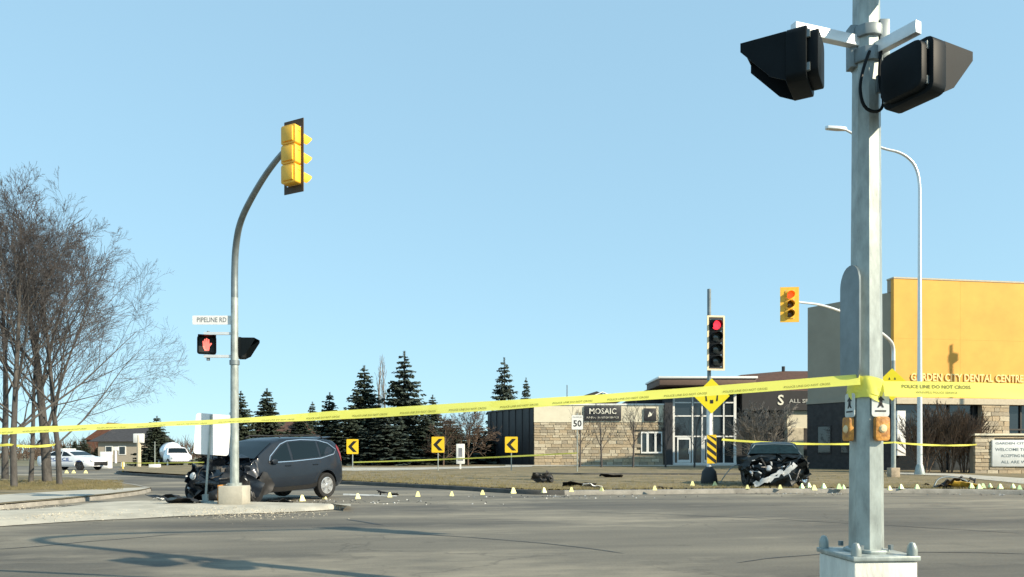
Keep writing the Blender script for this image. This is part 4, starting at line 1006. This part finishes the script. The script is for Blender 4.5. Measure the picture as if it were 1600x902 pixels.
for lst, k in ((yel, 0), (grn, 1)):
    for i, (px, py) in enumerate(lst):
        p = P(px, py, 0)
        if p.y > kerb_y(p.x) - .05: p = P(px, py, .136)
        if k == 0: lab = 'yellow tent evidence marker, %s of its row counted from the grey crashed car' % ORD[i]
        elif px < 1340: lab = 'pale green evidence marker, %s from the black wreck towards the near pole' % ORD[i]
        elif px < 1500: lab = 'pale green evidence marker, %s green one from near pole towards golden debris heap' % ORD[i - 5]
        else: lab = 'pale green evidence marker, %s beyond the golden debris heap' % ORD[i - 7]
        t = thing('evidence_marker', lab, 'marker', p, rngm.uniform(-.6, .6), 'yellow evidence markers' if k == 0 else 'green evidence markers')
        o = link('tent', MKD[k], t); sc = rngm.uniform(.62, .8); t.scale = (sc, sc, sc * 1.05)
for px, w_ in ((104, 'nearest the verge tree trunk'), (115, 'in the middle of three'), (134, 'nearest the front wheel')):
    p = P(px, 739.5, 0); t = thing('evidence_marker', 'small pale tent marker before the police car, ' + w_, 'marker', p, 0, 'markers before the police car'); o = link('tent', MKD[0], t); 

# ================================================================== VEHICLES
def lerp_tab(tab, x):
    if x <= tab[0][0]: return tab[0][1]
    for (a, b), (c, d) in zip(tab[:-1], tab[1:]):
        if x <= c: return b + (d - b) * (x - a) / (c - a)
    return tab[-1][1]
class Body:
    """lofted car body: x forward, y left, z up, wheels on z = 0"""
    def __init__(s, top, half_w, belt, sill, L0, L1, tumble=.30):
        s.top = top; s.w = half_w; s.belt = belt; s.sill = sill; s.L0 = L0; s.L1 = L1; s.tumble = tumble
    def zt(s, x): return lerp_tab(s.top, x)
    def wb(s, x):
        u = abs((x - (s.L0 + s.L1) / 2) / ((s.L1 - s.L0) / 2)); u = min(u, .9999)
        return s.w * (1 - u ** 7) ** .22 * (1 - .05 * u ** 3)
    def zs(s, x): return min(s.belt + (.05 * (s.L1 - x) / (s.L1 - s.L0)), s.zt(x) - .055)
    def zb(s, x): return lerp_tab(s.sill, x)
    def W(s, x, z):
        wb = s.wb(x); zs = s.zs(x); zb = s.zb(x)
        if z > zs: return .955 * wb - s.tumble * (z - zs) - .10 * max(0, z - zs) ** 2
        t = (z - zb) / max(.05, zs - zb); return wb * (1 - .10 * max(0, .22 - t) / .22 * .9 - .045 * max(0, t - .72) / .28)
    def section(s, x):
        zb, zs, zt = s.zb(x), s.zs(x), s.zt(x); h = zt - zs; o = [(0, zb), (s.W(x, zb) * .8, zb)]
        for t in (0.02, .10, .22, .45, .72, .88, 1.0): z = zb + (zs - zb) * t; o.append((s.W(x, z), z))
        for u in (.3, .6, .86): z = zs + h * u; o.append((s.W(x, z), z))
        ye = s.W(x, zs + h * .86); o += [(max(ye - .05, ye * .9), zt - h * .05 - .012), (ye * .55, zt - .004), (0, zt)]
        return o
    def mesh(s, name, xs):
        gg = G(); vs = []; fs = []; secs = [s.section(x) for x in xs]; m = len(secs[0])
        for x, se in zip(xs, secs):
            for y, z in se: vs.append((x, y, z))
            for y, z in se[1:-1]: vs.append((x, -y, z))
        per = 2 * m - 2
        ring = list(range(m)) + list(range(2 * m - 3, m - 1, -1))        # closed loop of one section
        for i in range(len(xs) - 1):
            for k in range(per):
                a, b = ring[k], ring[(k + 1) % per]
                fs.append((i * per + a, i * per + b, (i + 1) * per + b, (i + 1) * per + a))
        fs.append(tuple(reversed(ring))); fs.append(tuple((len(xs) - 1) * per + k for k in ring))
        gg.add(vs, fs); me = gg.data(name, M_SUV, 0)
        bm = bmesh.new(); bm.from_mesh(me); bmesh.ops.recalc_face_normals(bm, faces=bm.faces); bm.to_mesh(me); bm.free()
        return me
    def patch(s, poly, side, off=.006, n=None):
        """polygon in (x, z) laid on the flank"""
        gg = G(); pts = [(x, side * (s.W(x, z) + off), z) for x, z in poly]; f = tuple(range(len(pts)))
        gg.add(pts, [f if side < 0 else tuple(reversed(f))]); 
        return gg
    def band(s, pts, side, wd, off=.004):
        gg = G(); vs = []; n = len(pts)
        for i, (x, z) in enumerate(pts):
            a = pts[max(0, i - 1)]; b = pts[min(n - 1, i + 1)]; d = Vector((b[0] - a[0], b[1] - a[1])).normalized(); nx, nz = -d.y * wd / 2, d.x * wd / 2
            for sx in (1, -1): X, Z = x + nx * sx, z + nz * sx; vs.append((X, side * (s.W(X, Z) + off), Z))
        fs = [(2 * i, 2 * i + 1, 2 * i + 3, 2 * i + 2) for i in range(n - 1)]
        return gg.add(vs, fs)
    def over(s, x0, x1, k, off=.006, nx=8, ny=8):
        """sheet over the top between two stations (windscreen, rear window)"""
        gg = G(); vs = []; fs = []
        for i in range(nx + 1):
            x = x0 + (x1 - x0) * i / nx; zt, zs = s.zt(x), s.zs(x); ye = s.W(x, zs + (zt - zs) * .86) * k
            for j in range(ny + 1):
                u = -1 + 2 * j / ny; vs.append((x, ye * u, zt + off - (zt - zs) * .06 * abs(u) ** 3))
        for i in range(nx):
            for j in range(ny): a = i * (ny + 1) + j; fs.append((a, a + 1, a + ny + 2, a + ny + 1))
        return gg.add(vs, fs)
def apply_bool(me, cut):
    o = bpy.data.objects.new('tmp', me); c = bpy.data.objects.new('cut', cut); COL.objects.link(o); COL.objects.link(c)
    md = o.modifiers.new('b', 'BOOLEAN'); md.operation = 'DIFFERENCE'; md.object = c; md.solver = 'EXACT'
    bpy.context.view_layer.update()
    r = bpy.data.meshes.new_from_object(o.evaluated_get(bpy.context.evaluated_depsgraph_get()))
    bpy.data.objects.remove(o); bpy.data.objects.remove(c); return r
YROT = Matrix.Rotation(R(-90), 4, 'X')                     # lathe axis z -> +y
def wheel(parent, x, y, r, side, wd=.21, steer=0, tilt=0, rimm=M_RIM, flat=0):
    gg = G(); rr = r * .66
    prof = [(rr, -wd * .42), (r * .90, -wd / 2), (r * .97, -wd * .44), (r, -wd * .3), (r, wd * .3), (r * .97, wd * .44), (r * .90, wd / 2), (rr, wd * .42)]
    gg.lathe(prof + [prof[0]], 28, YROT)
    t = gg.build('wheel', M_TYRE, parent, loc=(x, y, r - flat), rot=(tilt, 0, steer))
    gg = G(); s = side
    gg.lathe([(rr * 1.02, -wd * .43), (rr * 1.02, wd * .43), (rr * .93, wd * .45), (rr * .90, wd * .2), (rr * .3, wd * .16), (0, wd * .16)], 28, Matrix.Scale(s, 4, (0, 1, 0)) @ YROT)
    gg.build('rim_barrel', M_TRIM, t)
    gg = G()
    gg.lathe([(rr * 1.0, wd * .40), (rr * 1.0, wd * .455), (rr * .92, wd * .47), (rr * .9, wd * .40)], 28, Matrix.Scale(s, 4, (0, 1, 0)) @ YROT)
    for k in range(5):
        a = 2 * math.pi * k / 5 + .3; M = Matrix.Rotation(a, 4, 'Y')
        gg.box(-.058 * r / .34, .058 * r / .34, s * wd * .36, s * wd * .46, r * .06, rr * .95, M)
    gg.lathe([(rr * .30, wd * .3), (rr * .30, wd * .46), (rr * .2, wd * .5), (0, wd * .5)], 14, Matrix.Scale(s, 4, (0, 1, 0)) @ YROT)
    gg.build('rim', rimm, t, bevel=0)
    return t
def crumple(me, x0, push, amp, seed, zdrop=0):
    for v in me.vertices:
        if v.co.x > x0:
            k = min(1, (v.co.x - x0) / .7); q = v.co * 3.2 + Vector((seed, seed * 2, 0)); q2 = v.co * 8 + Vector((seed, 0, 3))
            n = Vector((noise.noise(q), noise.noise(q + Vector((9, 1, 2))), noise.noise(q + Vector((3, 7, 5))))) * amp * k
            n += Vector((noise.noise(q2), noise.noise(q2 + Vector((9, 1, 2))), noise.noise(q2 + Vector((3, 7, 5))))) * amp * .45 * k
            v.co.x = x0 + (v.co.x - x0) * (1 - push) ; v.co += n; v.co.z -= zdrop * k
    me.update()
def torn_panel(name, w_, h_, amp, seed, m, parent, loc, rot, th=.012, n=9):
    gg = G(); vs = []; fs = []
    for s in (0, 1):
        for i in range(n + 1):
            for j in range(n + 1):
                x = (i / n - .5) * w_; z = (j / n - .5) * h_; q = Vector((x * 2.6 + seed, z * 2.6, seed)); e = 1 if (i in (0, n) or j in (0, n)) else 0
                d = noise.noise(q) * amp + noise.noise(q * 2.7) * amp * .5
                vs.append((x + e * noise.noise(q * 4) * .06, d + s * th, z + e * noise.noise(q * 4 + Vector((5, 0, 0))) * .06))
    K = (n + 1) ** 2
    for i in range(n):
        for j in range(n):
            a = i * (n + 1) + j; f = (a, a + n + 1, a + n + 2, a + 1); fs.append(f); fs.append(tuple(K + q for q in reversed(f)))
    for i in range(n):
        for a, b in ((i, i + 1), (n * (n + 1) + i + 1, n * (n + 1) + i), ((i + 1) * (n + 1), i * (n + 1)), (i * (n + 1) + n, (i + 1) * (n + 1) + n)): fs.append((a, b, K + b, K + a))
    gg.add(vs, fs); return gg.build(name, m, parent, smooth=50, loc=loc, rot=rot)
def junk(rng, n, sz, box, M=None):
    gg = G()
    for k in range(n):
        c = Vector([rng.uniform(a, b) for a, b in box]); e = Matrix.Rotation(rng.uniform(0, 6), 4, Vector((rng.gauss(0, 1), rng.gauss(0, 1), rng.gauss(0, 1))).normalized())
        s = sz * rng.uniform(.4, 1.6)
        if rng.random() < .5: gg.box(-s, s, -s * rng.uniform(.2, .8), s * .4, -s * .3, s * rng.uniform(.2, .6), Matrix.Translation(c) @ e)
        else: gg.tube([c + (e @ Vector((-s * 2.2, 0, 0))), c + (e @ Vector((0, s * .7, 0))), c + (e @ Vector((s * 2.2, 0, 0)))], s * rng.uniform(.12, .3), 6)
    return gg
def stations(a, b, n, extra=()):
    xs = [a + (b - a) * (.5 - .5 * math.cos(math.pi * i / n)) * .35 + (b - a) * i / n * .65 for i in range(n + 1)]
    return sorted(set(xs) | set(extra))
def make_car(name, label, cat, loc, heading, B, paint, axles, track, wr, group=None, crash=None, pitch=0, arch=1.2, wheels=True, z=0, extra_x=()):
    t = thing(name, label, cat, (loc[0], loc[1], z), 0, group, rot=(0, pitch, heading))
    xs = stations(B.L0, B.L1, 64, extra_x); me = B.mesh('body', xs); cut = G()
    for ax in axles:
        for s in (-1, 1): cut.tube([(ax, s * .50, wr * 1.02), (ax, s * 1.3, wr * 1.02)], wr * arch, 28)
    cm = cut.data('cut', M_TRIM, 0); bm = bmesh.new(); bm.from_mesh(cm); bmesh.ops.recalc_face_normals(bm, faces=bm.faces); bm.to_mesh(cm); bm.free()
    me = apply_bool(me, cm); me.materials.clear(); me.materials.append(paint)
    me.polygons.foreach_set('material_index', [0] * len(me.polygons))
    if crash: crumple(me, *crash)
    me.polygons.foreach_set('use_smooth', [True] * len(me.polygons)); me.set_sharp_from_angle(angle=R(32 if not crash else 38))
    body = link('body', me, t)
    return t, body

# ---- grey crashed crossover at the left pole
top = [(-2.24, .62), (-2.235, .80), (-2.21, .98), (-2.12, 1.17), (-1.98, 1.40), (-1.86, 1.555), (-1.66, 1.615), (-1.2, 1.655), (-.5, 1.668), (.1, 1.65), (.45, 1.585), (.75, 1.40), (1.15, 1.12), (1.28, 1.06), (1.75, .99), (2.05, .90), (2.2, .76), (2.25, .55)]
B1 = Body(top, .91, 1.0, [(-2.24, .40), (-1.8, .28), (1.7, .25), (2.2, .30)], -2.245, 2.255, tumble=.24)
h1 = R(241)
suv, body = make_car('crashed_car', 'dark grey crossover with smashed front against the curved signal pole', 'car', (-6.42, 19.40), h1, B1, M_SUV, (-1.29, 1.33), .79, .345, crash=(1.0, .42, .24, 4.2, .06), pitch=R(1.2), extra_x=(.5, 1.1, 1.3))
for s in (1, -1):
    fw = [(.64, 1.06), (.60, 1.16), (.22, 1.44), (.02, 1.52), (-.02, 1.07)]; rw = [(-.10, 1.08), (-.06, 1.53), (-.5, 1.555), (-1.02, 1.54), (-1.06, 1.13)]; qw = [(-1.13, 1.14), (-1.10, 1.53), (-1.38, 1.50), (-1.62, 1.40), (-1.74, 1.30), (-1.62, 1.22)]
    for pol in (fw, rw, qw): B1.patch(pol, s, .007).build('window', M_GLASS, suv, smooth=0)
    B1.band([(.72, 1.03), (.66, 1.18), (.25, 1.48), (.0, 1.56), (-.5, 1.595), (-1.1, 1.575), (-1.5, 1.49), (-1.80, 1.32), (-1.66, 1.19), (-1.1, 1.09), (-.1, 1.04), (.72, 1.025)], s, .02, .010).build('window_trim', M_CHROME, suv)
    B1.band([(.70, 1.0), (.74, .7), (.72, .40)], s, .014, .003).build('door_seam', M_TRIM, suv)
    B1.band([(-.08, 1.5), (-.06, 1.0), (-.04, .6), (-.06, .36)], s, .014, .003).build('door_seam', M_TRIM, suv)
    B1.band([(-1.02, 1.5), (-1.06, 1.0), (-.98, .72), (-.80, .52), (-.78, .36)], s, .014, .003).build('door_seam', M_TRIM, suv)
    B1.band([(-.9, .40), (-.6, .355), (.3, .345), (.85, .36)], s, .11, .008).build('sill_trim', M_TRIM, suv)
    for x in (.12, -.86):
        gg = G(); y = s * (B1.W(x, .93) + .018); gg.tube([(x - .1, y - s * .02, .93), (x - .08, y, .935), (x + .08, y, .935), (x + .1, y - s * .02, .93)], .014, 6); gg.build('door_handle', M_SUV, suv)
    gg = G(); gg.tube([(-1.4, s * .62, 1.64), (-1.3, s * .62, 1.70), (.0, s * .62, 1.71), (.15, s * .62, 1.655)], .018, 6); gg.build('roof_rail', M_TRIM, suv)
    B1.patch([(-1.98, .98), (-2.14, 1.0), (-2.06, 1.2), (-1.97, 1.36), (-1.88, 1.45), (-1.84, 1.40), (-1.93, 1.18)], s, .012).build('tail_lamp', M_TAIL, suv, smooth=0)
    gg = G(); gg.prism([(.50, .93), (.66, .93), (.70, 1.02), (.62, 1.06), (.50, 1.04)], 0, .10, Matrix.Translation((0, s * (B1.W(.6, 1.0) + (.12 if s < 0 else .04) ), 0)) @ Matrix.Rotation(R(90), 4, 'X') @ Matrix.Translation((0, .06, -.04)))
    if s > 0: gg.build('mirror', M_SUV, suv, bevel=.02)
B1.over(.50, 1.12, .94).build('windscreen', M_GLASS, suv)
B1.over(-2.10, -1.88, .88, .008).build('rear_window', M_GLASS, suv)
gg = G(); gg.box(-2.02, -1.70, -.55, .55, 1.600, 1.630, Matrix.Rotation(R(6), 4, 'Y') @ tr(.03, 0, -.155)); gg.build('spoiler', M_SUV, suv, bevel=.01)
for x, y, s in ((-1.29, .79, 1), (-1.29, -.79, -1)): wheel(suv, x, y, .345, s)
wheel(suv, 1.24, .80, .335, 1, steer=R(26), tilt=R(12)); wheel(suv, 1.34, -.95, .335, -1, steer=R(-38), tilt=R(-10), rimm=M_ENGINE)
# bent metal, bumper skin and engine bay in the torn front
torn_panel('hood_panel', 1.25, .95, .20, 2.1, M_SUV, suv, (1.12, .05, 1.16), (R(62), R(8), R(86)))
torn_panel('hood_panel', 1.0, .6, .22, 5.3, M_SUV, suv, (1.50, -.28, 1.0), (R(30), R(14), R(80)))
torn_panel('fender_panel', .95, .60, .16, 7.7, M_SUV, suv, (1.55, .80, .52), (R(18), R(28), R(150)))
torn_panel('bumper_skin', 1.15, .42, .18, 9.2, M_TRIM, suv, (1.78, .55, .32), (R(12), R(-24), R(118)))
torn_panel('bumper_skin', .8, .45, .20, 3.2, M_TRIM, suv, (1.72, -.62, .35), (R(-10), R(20), R(60)))
torn_panel('wheel_arch_liner', .7, .5, .14, 12.2, M_TRIM, suv, (1.05, .94, .42), (R(6), R(40), R(4)))
torn_panel('fender_panel', .6, .5, .2, 15.2, M_SUV, suv, (1.45, -.98, .72), (R(6), R(-20), R(24)))
rj = random.Random(4)
stuff(junk(rj, 46, .07, ((1.15, 1.85), (-.75, .75), (.25, .95))).build('engine_bay', M_ENGINE, suv))
stuff(junk(rj, 12, .035, ((1.6, 1.95), (-.8, .8), (.25, .85))).build('broken_trim', M_HEADL, suv))
gg = G(); gg.tube([(1.72, -.72, .52), (1.80, .0, .58), (1.62, .74, .48)], .06, 8); gg.build('bumper_beam', M_ENGINE, suv)
gg = G(); gg.lathe([(.0, .05), (.07, .04), (.10, 0)], 12, Matrix.Translation((1.80, -.58, .72)) @ Matrix.Rotation(R(80), 4, 'Y')); gg.build('headlight', M_HEADL, suv)
gg = G(); gg.lathe([(.0, .05), (.07, .04), (.11, 0)], 12, Matrix.Translation((1.50, .86, .58)) @ Matrix.Rotation(R(80), 4, 'Y')); gg.build('headlight', M_HEADL, suv)

# ---- black wreck on the far kerb
top2 = [(-2.3, .60), (-2.28, .85), (-2.2, .98), (-2.0, 1.14), (-1.65, 1.38), (-1.3, 1.47), (-.4, 1.52), (.15, 1.49), (.45, 1.40), (1.15, 1.06), (1.3, 1.02), (1.8, .96), (2.1, .88), (2.28, .70), (2.32, .5)]
B2 = Body(top2, .91, .97, [(-2.3, .38), (-1.8, .24), (1.7, .22), (2.3, .28)], -2.3, 2.325)
hx = Vector((-.30, -.954)); h2 = math.atan2(hx.y, hx.x)
wc = Vector((9.15, 25.9))
wr, body = make_car('crashed_car', 'black car with crushed front end and white bumper core exposed, on the boulevard', 'car', wc, h2, B2, M_WRECK, (-1.4, 1.38), .79, .33, crash=(.95, .36, .30, 8.1, .06), z=.13, extra_x=(.5, 1.1))
for s in (1, -1):
    B2.patch([(.68, 1.03), (.26, 1.33), (.0, 1.41), (-.02, 1.02)], s, .007).build('window', M_GLASS, wr, smooth=0)
    B2.patch([(-.1, 1.03), (-.06, 1.42), (-.9, 1.40), (-1.05, 1.04)], s, .007).build('window', M_GLASS, wr, smooth=0)
    B2.band([(.74, 1.0), (.26, 1.38), (.0, 1.45), (-1.0, 1.43), (-1.5, 1.2)], s, .018, .009).build('window_trim', M_CHROME, wr)
    wheel(wr, -1.4, s * .79, .33, s)
B2.over(.40, 1.08, .95, .012).build('windscreen', mat('teal_glass', (.012, .030, .036), .5, var=.3, scale=9, spec=.1), wr)
gg = G(); gg.tube([(1.06, -.84, 1.06), (.44, -.62, 1.395), (.40, 0, 1.425), (.44, .62, 1.395), (1.06, .84, 1.06)], .022, 6); gg.build('windscreen_frame', M_GALVD, wr)
wheel(wr, 1.15, .84, .33, 1, steer=R(-30), tilt=R(14), rimm=M_CHROME); wheel(wr, 1.3, -.86, .33, -1, steer=R(24), rimm=M_ENGINE)
torn_panel('hood_panel', 1.5, .8, .24, 21.0, M_WRECK, wr, (1.42, -.05, .80), (R(72), R(-6), R(90)))
torn_panel('hood_panel', .9, .6, .3, 23.5, M_WRECK, wr, (1.6, .35, .66), (R(20), R(28), R(80)))
torn_panel('fender_panel', 1.0, .62, .2, 26.0, M_WRECK, wr, (1.35, .98, .62), (R(0), R(14), R(178)))
torn_panel('fender_panel', .9, .55, .25, 28.0, M_WRECK, wr, (1.45, -.95, .6), (R(0), R(-22), R(10)))
torn_panel('bumper_skin', 1.3, .5, .2, 31.0, M_WRECK, wr, (1.85, .45, .34), (R(6), R(-26), R(96)))
for k in range(3):
    torn_panel('bumper_core', .52, .16, .05, 33.0 + k, M_FOAM, wr, (2.02 - .04 * k, -.42 + .42 * k, .18 + .20 * k), (R(8), R(-26 - 8 * k), R(94)), th=.05, n=5)
stuff(junk(rj, 60, .075, ((1.2, 1.9), (-.8, .8), (.2, .80))).build('engine_bay', M_ENGINE, wr))
stuff(junk(rj, 22, .045, ((1.6, 2.0), (-.85, .85), (.25, .78))).build('broken_trim', M_HEADL, wr))
torn_panel('trim_strip', .5, .07, .04, 41, M_FOAM, wr, (1.75, .30, .82), (R(10), R(14), R(92)), n=4)
torn_panel('trim_strip', .35, .06, .04, 43, M_FOAM, wr, (1.72, -.55, .84), (R(10), R(10), R(88)), n=4)
torn_panel('trim_strip', .08, .5, .03, 45, M_FOAM, wr, (.95, 1.02, .48), (R(4), R(4), R(175)), n=4)
gg = G(); gg.lathe([(.0, .05), (.07, .04), (.10, 0)], 12, Matrix.Translation((1.85, -.2, .62)) @ Matrix.Rotation(R(80), 4, 'Y')); gg.build('headlight', M_HEADL, wr)
gg = G(); gg.tube(smooth_line([(1.2, -.95, .65), (1.5, -1.25, .75), (1.7, -1.5, .5), (1.6, -1.75, .1)]), .018, 5); gg.build('loose_wire', M_GALVD, wr)

# ---- police sedan beyond the verge trees
top3 = [(-2.55, .62), (-2.52, .90), (-2.3, 1.02), (-1.75, 1.06), (-1.55, 1.12), (-1.0, 1.38), (-.7, 1.44), (.1, 1.45), (.4, 1.38), (1.05, 1.06), (1.2, 1.02), (1.9, .95), (2.35, .86), (2.52, .72), (2.55, .5)]
B3 = Body(top3, .95, .98, [(-2.55, .36), (-2, .26), (2, .24), (2.5, .28)], -2.555, 2.555)
pc = Q(113, 735, 54.5)
pol, body = make_car('police_car', 'white police sedan with roof light bar parked behind the verge trees', 'car', (pc.x, 54.5), R(-14), B3, M_CARW, (-1.5, 1.48), .80, .33, z=0)
for s in (1, -1):
    B3.patch([(.85, 1.03), (.30, 1.31), (.0, 1.37), (-.02, 1.02)], s, .007).build('window', M_GLASS, pol, smooth=0)
    B3.patch([(-.1, 1.03), (-.06, 1.37), (-.75, 1.37), (-1.15, 1.2), (-1.25, 1.05)], s, .007).build('window', M_GLASS, pol, smooth=0)
    B3.band([(1.9, .66), (.8, .66), (-1.0, .66), (-2.2, .70)], s, .035, .006).build('stripe', M_BLUE, pol)
    tx = text('POLICE', .3, M_BLUE, pol, (-.2 * 1, s * (B3.W(0, .78) + .012), .79), (R(90), 0, 0 if s < 0 else R(180)), width=1.7, bold=.004)
    for x in (1.48, -1.5): wheel(pol, x, s * .81, .33, s, rimm=M_ENGINE)
    gg = G(); gg.lathe([(0, .05), (.10, .03), (.13, 0)], 12, Matrix.Translation((2.42, s * .68, .72)) @ Matrix.Rotation(R(80), 4, 'Y')); gg.build('headlight', M_HEADL, pol)
B3.over(.46, 1.02, .94).build('windscreen', M_GLASS, pol); B3.over(-1.6, -1.02, .9).build('rear_window', M_GLASS, pol)
gg = G(); gg.box(2.46, 2.575, -.6, .6, .34, .62); gg.build('push_bumper', M_TRIM, pol, bevel=.02)
gg = G(); gg.box(-.5, -.22, -.58, .58, 1.46, 1.57); gg.build('light_bar', M_WHITE, pol, bevel=.03)

# ---- white tank truck
top4 = [(-.95, 1.0), (-.94, 1.55), (-.85, 1.72), (-.2, 1.76), (.1, 1.70), (.5, 1.22), (.6, 1.15), (1.3, 1.08), (1.5, 1.0), (1.55, .7)]
B4 = Body(top4, .92, 1.05, [(-.95, .5), (1.0, .45), (1.55, .5)], -.955, 1.555)
pt = Q(272, 736, 60)
tk, body = make_car('tank_truck', 'white work truck with rounded tank behind its cab in the side street', 'truck', (pt.x + .2, 60), R(-52), B4, M_CARW, (1.0,), .80, .38, z=0, arch=1.12)
for s in (1, -1):
    B4.patch([(.36, 1.14), (.06, 1.52), (-.6, 1.56), (-.62, 1.12)], s, .007).build('window', M_GLASS, tk, smooth=0)
    for x in (1.0, -1.9): wheel(tk, x, s * .82, .38, s, rimm=M_CARW)
    gg = G(); gg.lathe([(0, .04), (.08, .03), (.1, 0)], 12, Matrix.Translation((1.5, s * .65, .86)) @ Matrix.Rotation(R(80), 4, 'Y')); gg.build('headlight', M_HEADL, tk)
B4.over(.14, .48, .9).build('windscreen', M_GLASS, tk)
gg = G(); gg.box(-2.7, .9, -.45, .45, .45, .62); gg.build('chassis', M_TRIM, tk)
gg = G(); gg.lathe([(0, -2.7), (.5, -2.66), (.74, -2.5), (.78, -2.3), (.78, -1.3), (.74, -1.12), (.5, -1.02), (0, -1.0)], 20, Matrix.Translation((0, 0, 1.36)) @ Matrix.Rotation(R(90), 4, 'Y')); gg.build('tank', M_CARW, tk)
gg = G(); gg.box(1.45, 1.62, -.85, .85, .42, .6); gg.build('bumper', M_TRIM, tk, bevel=.02)

# ================================================================== DEBRIS
def debris(px, py, label, items, z=.135, name='car_debris', cat='debris', group='crash debris', wpx=None, rz=0):
    p = P(px, py, z); t = thing(name, label, cat, p, rz, group); items(t); return t
def d1(t):
    wheel(t, .32, .1, .24, -1, wd=.16, steer=R(58), tilt=R(-14), rimm=M_ENGINE); torn_panel('panel', .5, .5, .2, 57, M_TRIM, t, (.1, -.08, .3), (R(10), R(50), R(20)))
    torn_panel('panel', .8, .45, .2, 51, M_TRIM, t, (-.25, 0, .22), (R(20), R(24), 0)); stuff(junk(rj, 16, .06, ((-.6, .3), (-.2, .2), (.06, .45))).build('parts', M_ENGINE, t))
debris(850, 755, 'torn dark wheel and suspension parts lying on the boulevard grass', d1).scale = (.72, .72, .72)
def d2(t):
    torn_panel('panel', 1.0, .4, .16, 61, mat('gold_panel', (.70, .42, .04), .45, var=.2), t, (.25, -.1, .18), (R(55), R(6), 0))
    torn_panel('panel', .9, .5, .2, 63, M_TRIM, t, (-.3, .05, .2), (R(62), R(-12), R(12))); stuff(junk(rj, 18, .07, ((.1, .9), (-.1, .3), (.06, .42))).build('parts', M_TRIM, t))
    gg = G(); gg.tube(smooth_line([(-.75, 0, .1), (-.5, .1, .5), (.2, .1, .45), (.6, .1, .25)]), .025, 6); gg.build('strip', M_GALVD, t)
debris(1494, 769, 'heap of black and golden yellow car body pieces on the road edge', d2, z=.0)
def mk_small(seed, m, w_):
    def f(t):
        torn_panel('panel', w_, w_ * .45, .1, seed, m, t, (0, 0, .06), (R(74), R(5), 0)); stuff(junk(random.Random(int(seed)), 6, .03, ((-w_ * .5, w_ * .5), (-.1, .1), (.03, .09))).build('parts', M_TRIM, t))
    return f
debris(905, 760, 'flat dark torn strip on the grass beside the row of markers', mk_small(71, M_TRIM, 1.1))
debris(925, 762.5, 'pale broken plastic shard at the kerb end', mk_small(73, M_FOAM, .6))
debris(955, 746, 'dark bumper piece lying farther back on the grass', mk_small(75, M_TRIM, 1.0), z=.17)
debris(1045, 769, 'small dark strip on the road near the far kerb', mk_small(77, M_TRIM, .9), z=0)
debris(606, 774, 'low dark scraps on the road behind the evidence row', mk_small(79, M_TRIM, .6), z=0)
debris(262, 781, 'crumpled dark trim on the island by the leaning sign', mk_small(81, M_TRIM, .9), z=.125)
debris(285, 786, 'thin dark strip on the island in front of the leaning sign', mk_small(83, M_TRIM, .8), z=.125)
debris(1462, 764, 'dark scrap just left of the golden debris heap', mk_small(85, M_TRIM, .9), z=.0)
debris(440, 788, 'dark plastic shards beside the crashed grey car wheel', mk_small(87, M_TRIM, .6), z=.0)
debris(247, 783, 'small pale shard on the island concrete', mk_small(89, M_FOAM, .22), z=.125)

g = G(); rf = random.Random(12)
for k in range(420):
    c = rf.choice((Vector((-7.2, 17.8)), Vector((-4.2, 18.6)), Vector((9.0, 22.6)), Vector((1.5, 21.0)), Vector((15, 22.4)))); x = c.x + rf.gauss(0, 1.5); y = c.y + rf.gauss(0, .55)
    if y > kerb_y(x) - .1: continue
    if x < -3.2 and y < 17.9: continue
    r = rf.uniform(.012, .045); a = rf.uniform(0, 6); h = rf.uniform(.004, .03)
    g.add([(x + r * math.cos(a + q) * rf.uniform(.5, 1.4), y + r * math.sin(a + q), .005) for q in (0, 2.1, 4.2)] + [(x, y, .006 + h)], [(0, 1, 3), (1, 2, 3), (2, 0, 3)])
stuff(g.build('crash_fragments', mat('mixed_shards', (.5, .5, .48), .5, col2=(.01, .01, .01), scale=.9, thr=(.48, .56), object_coords=False), smooth=0), 'small glass and plastic fragments scattered on the road', 'fragments')
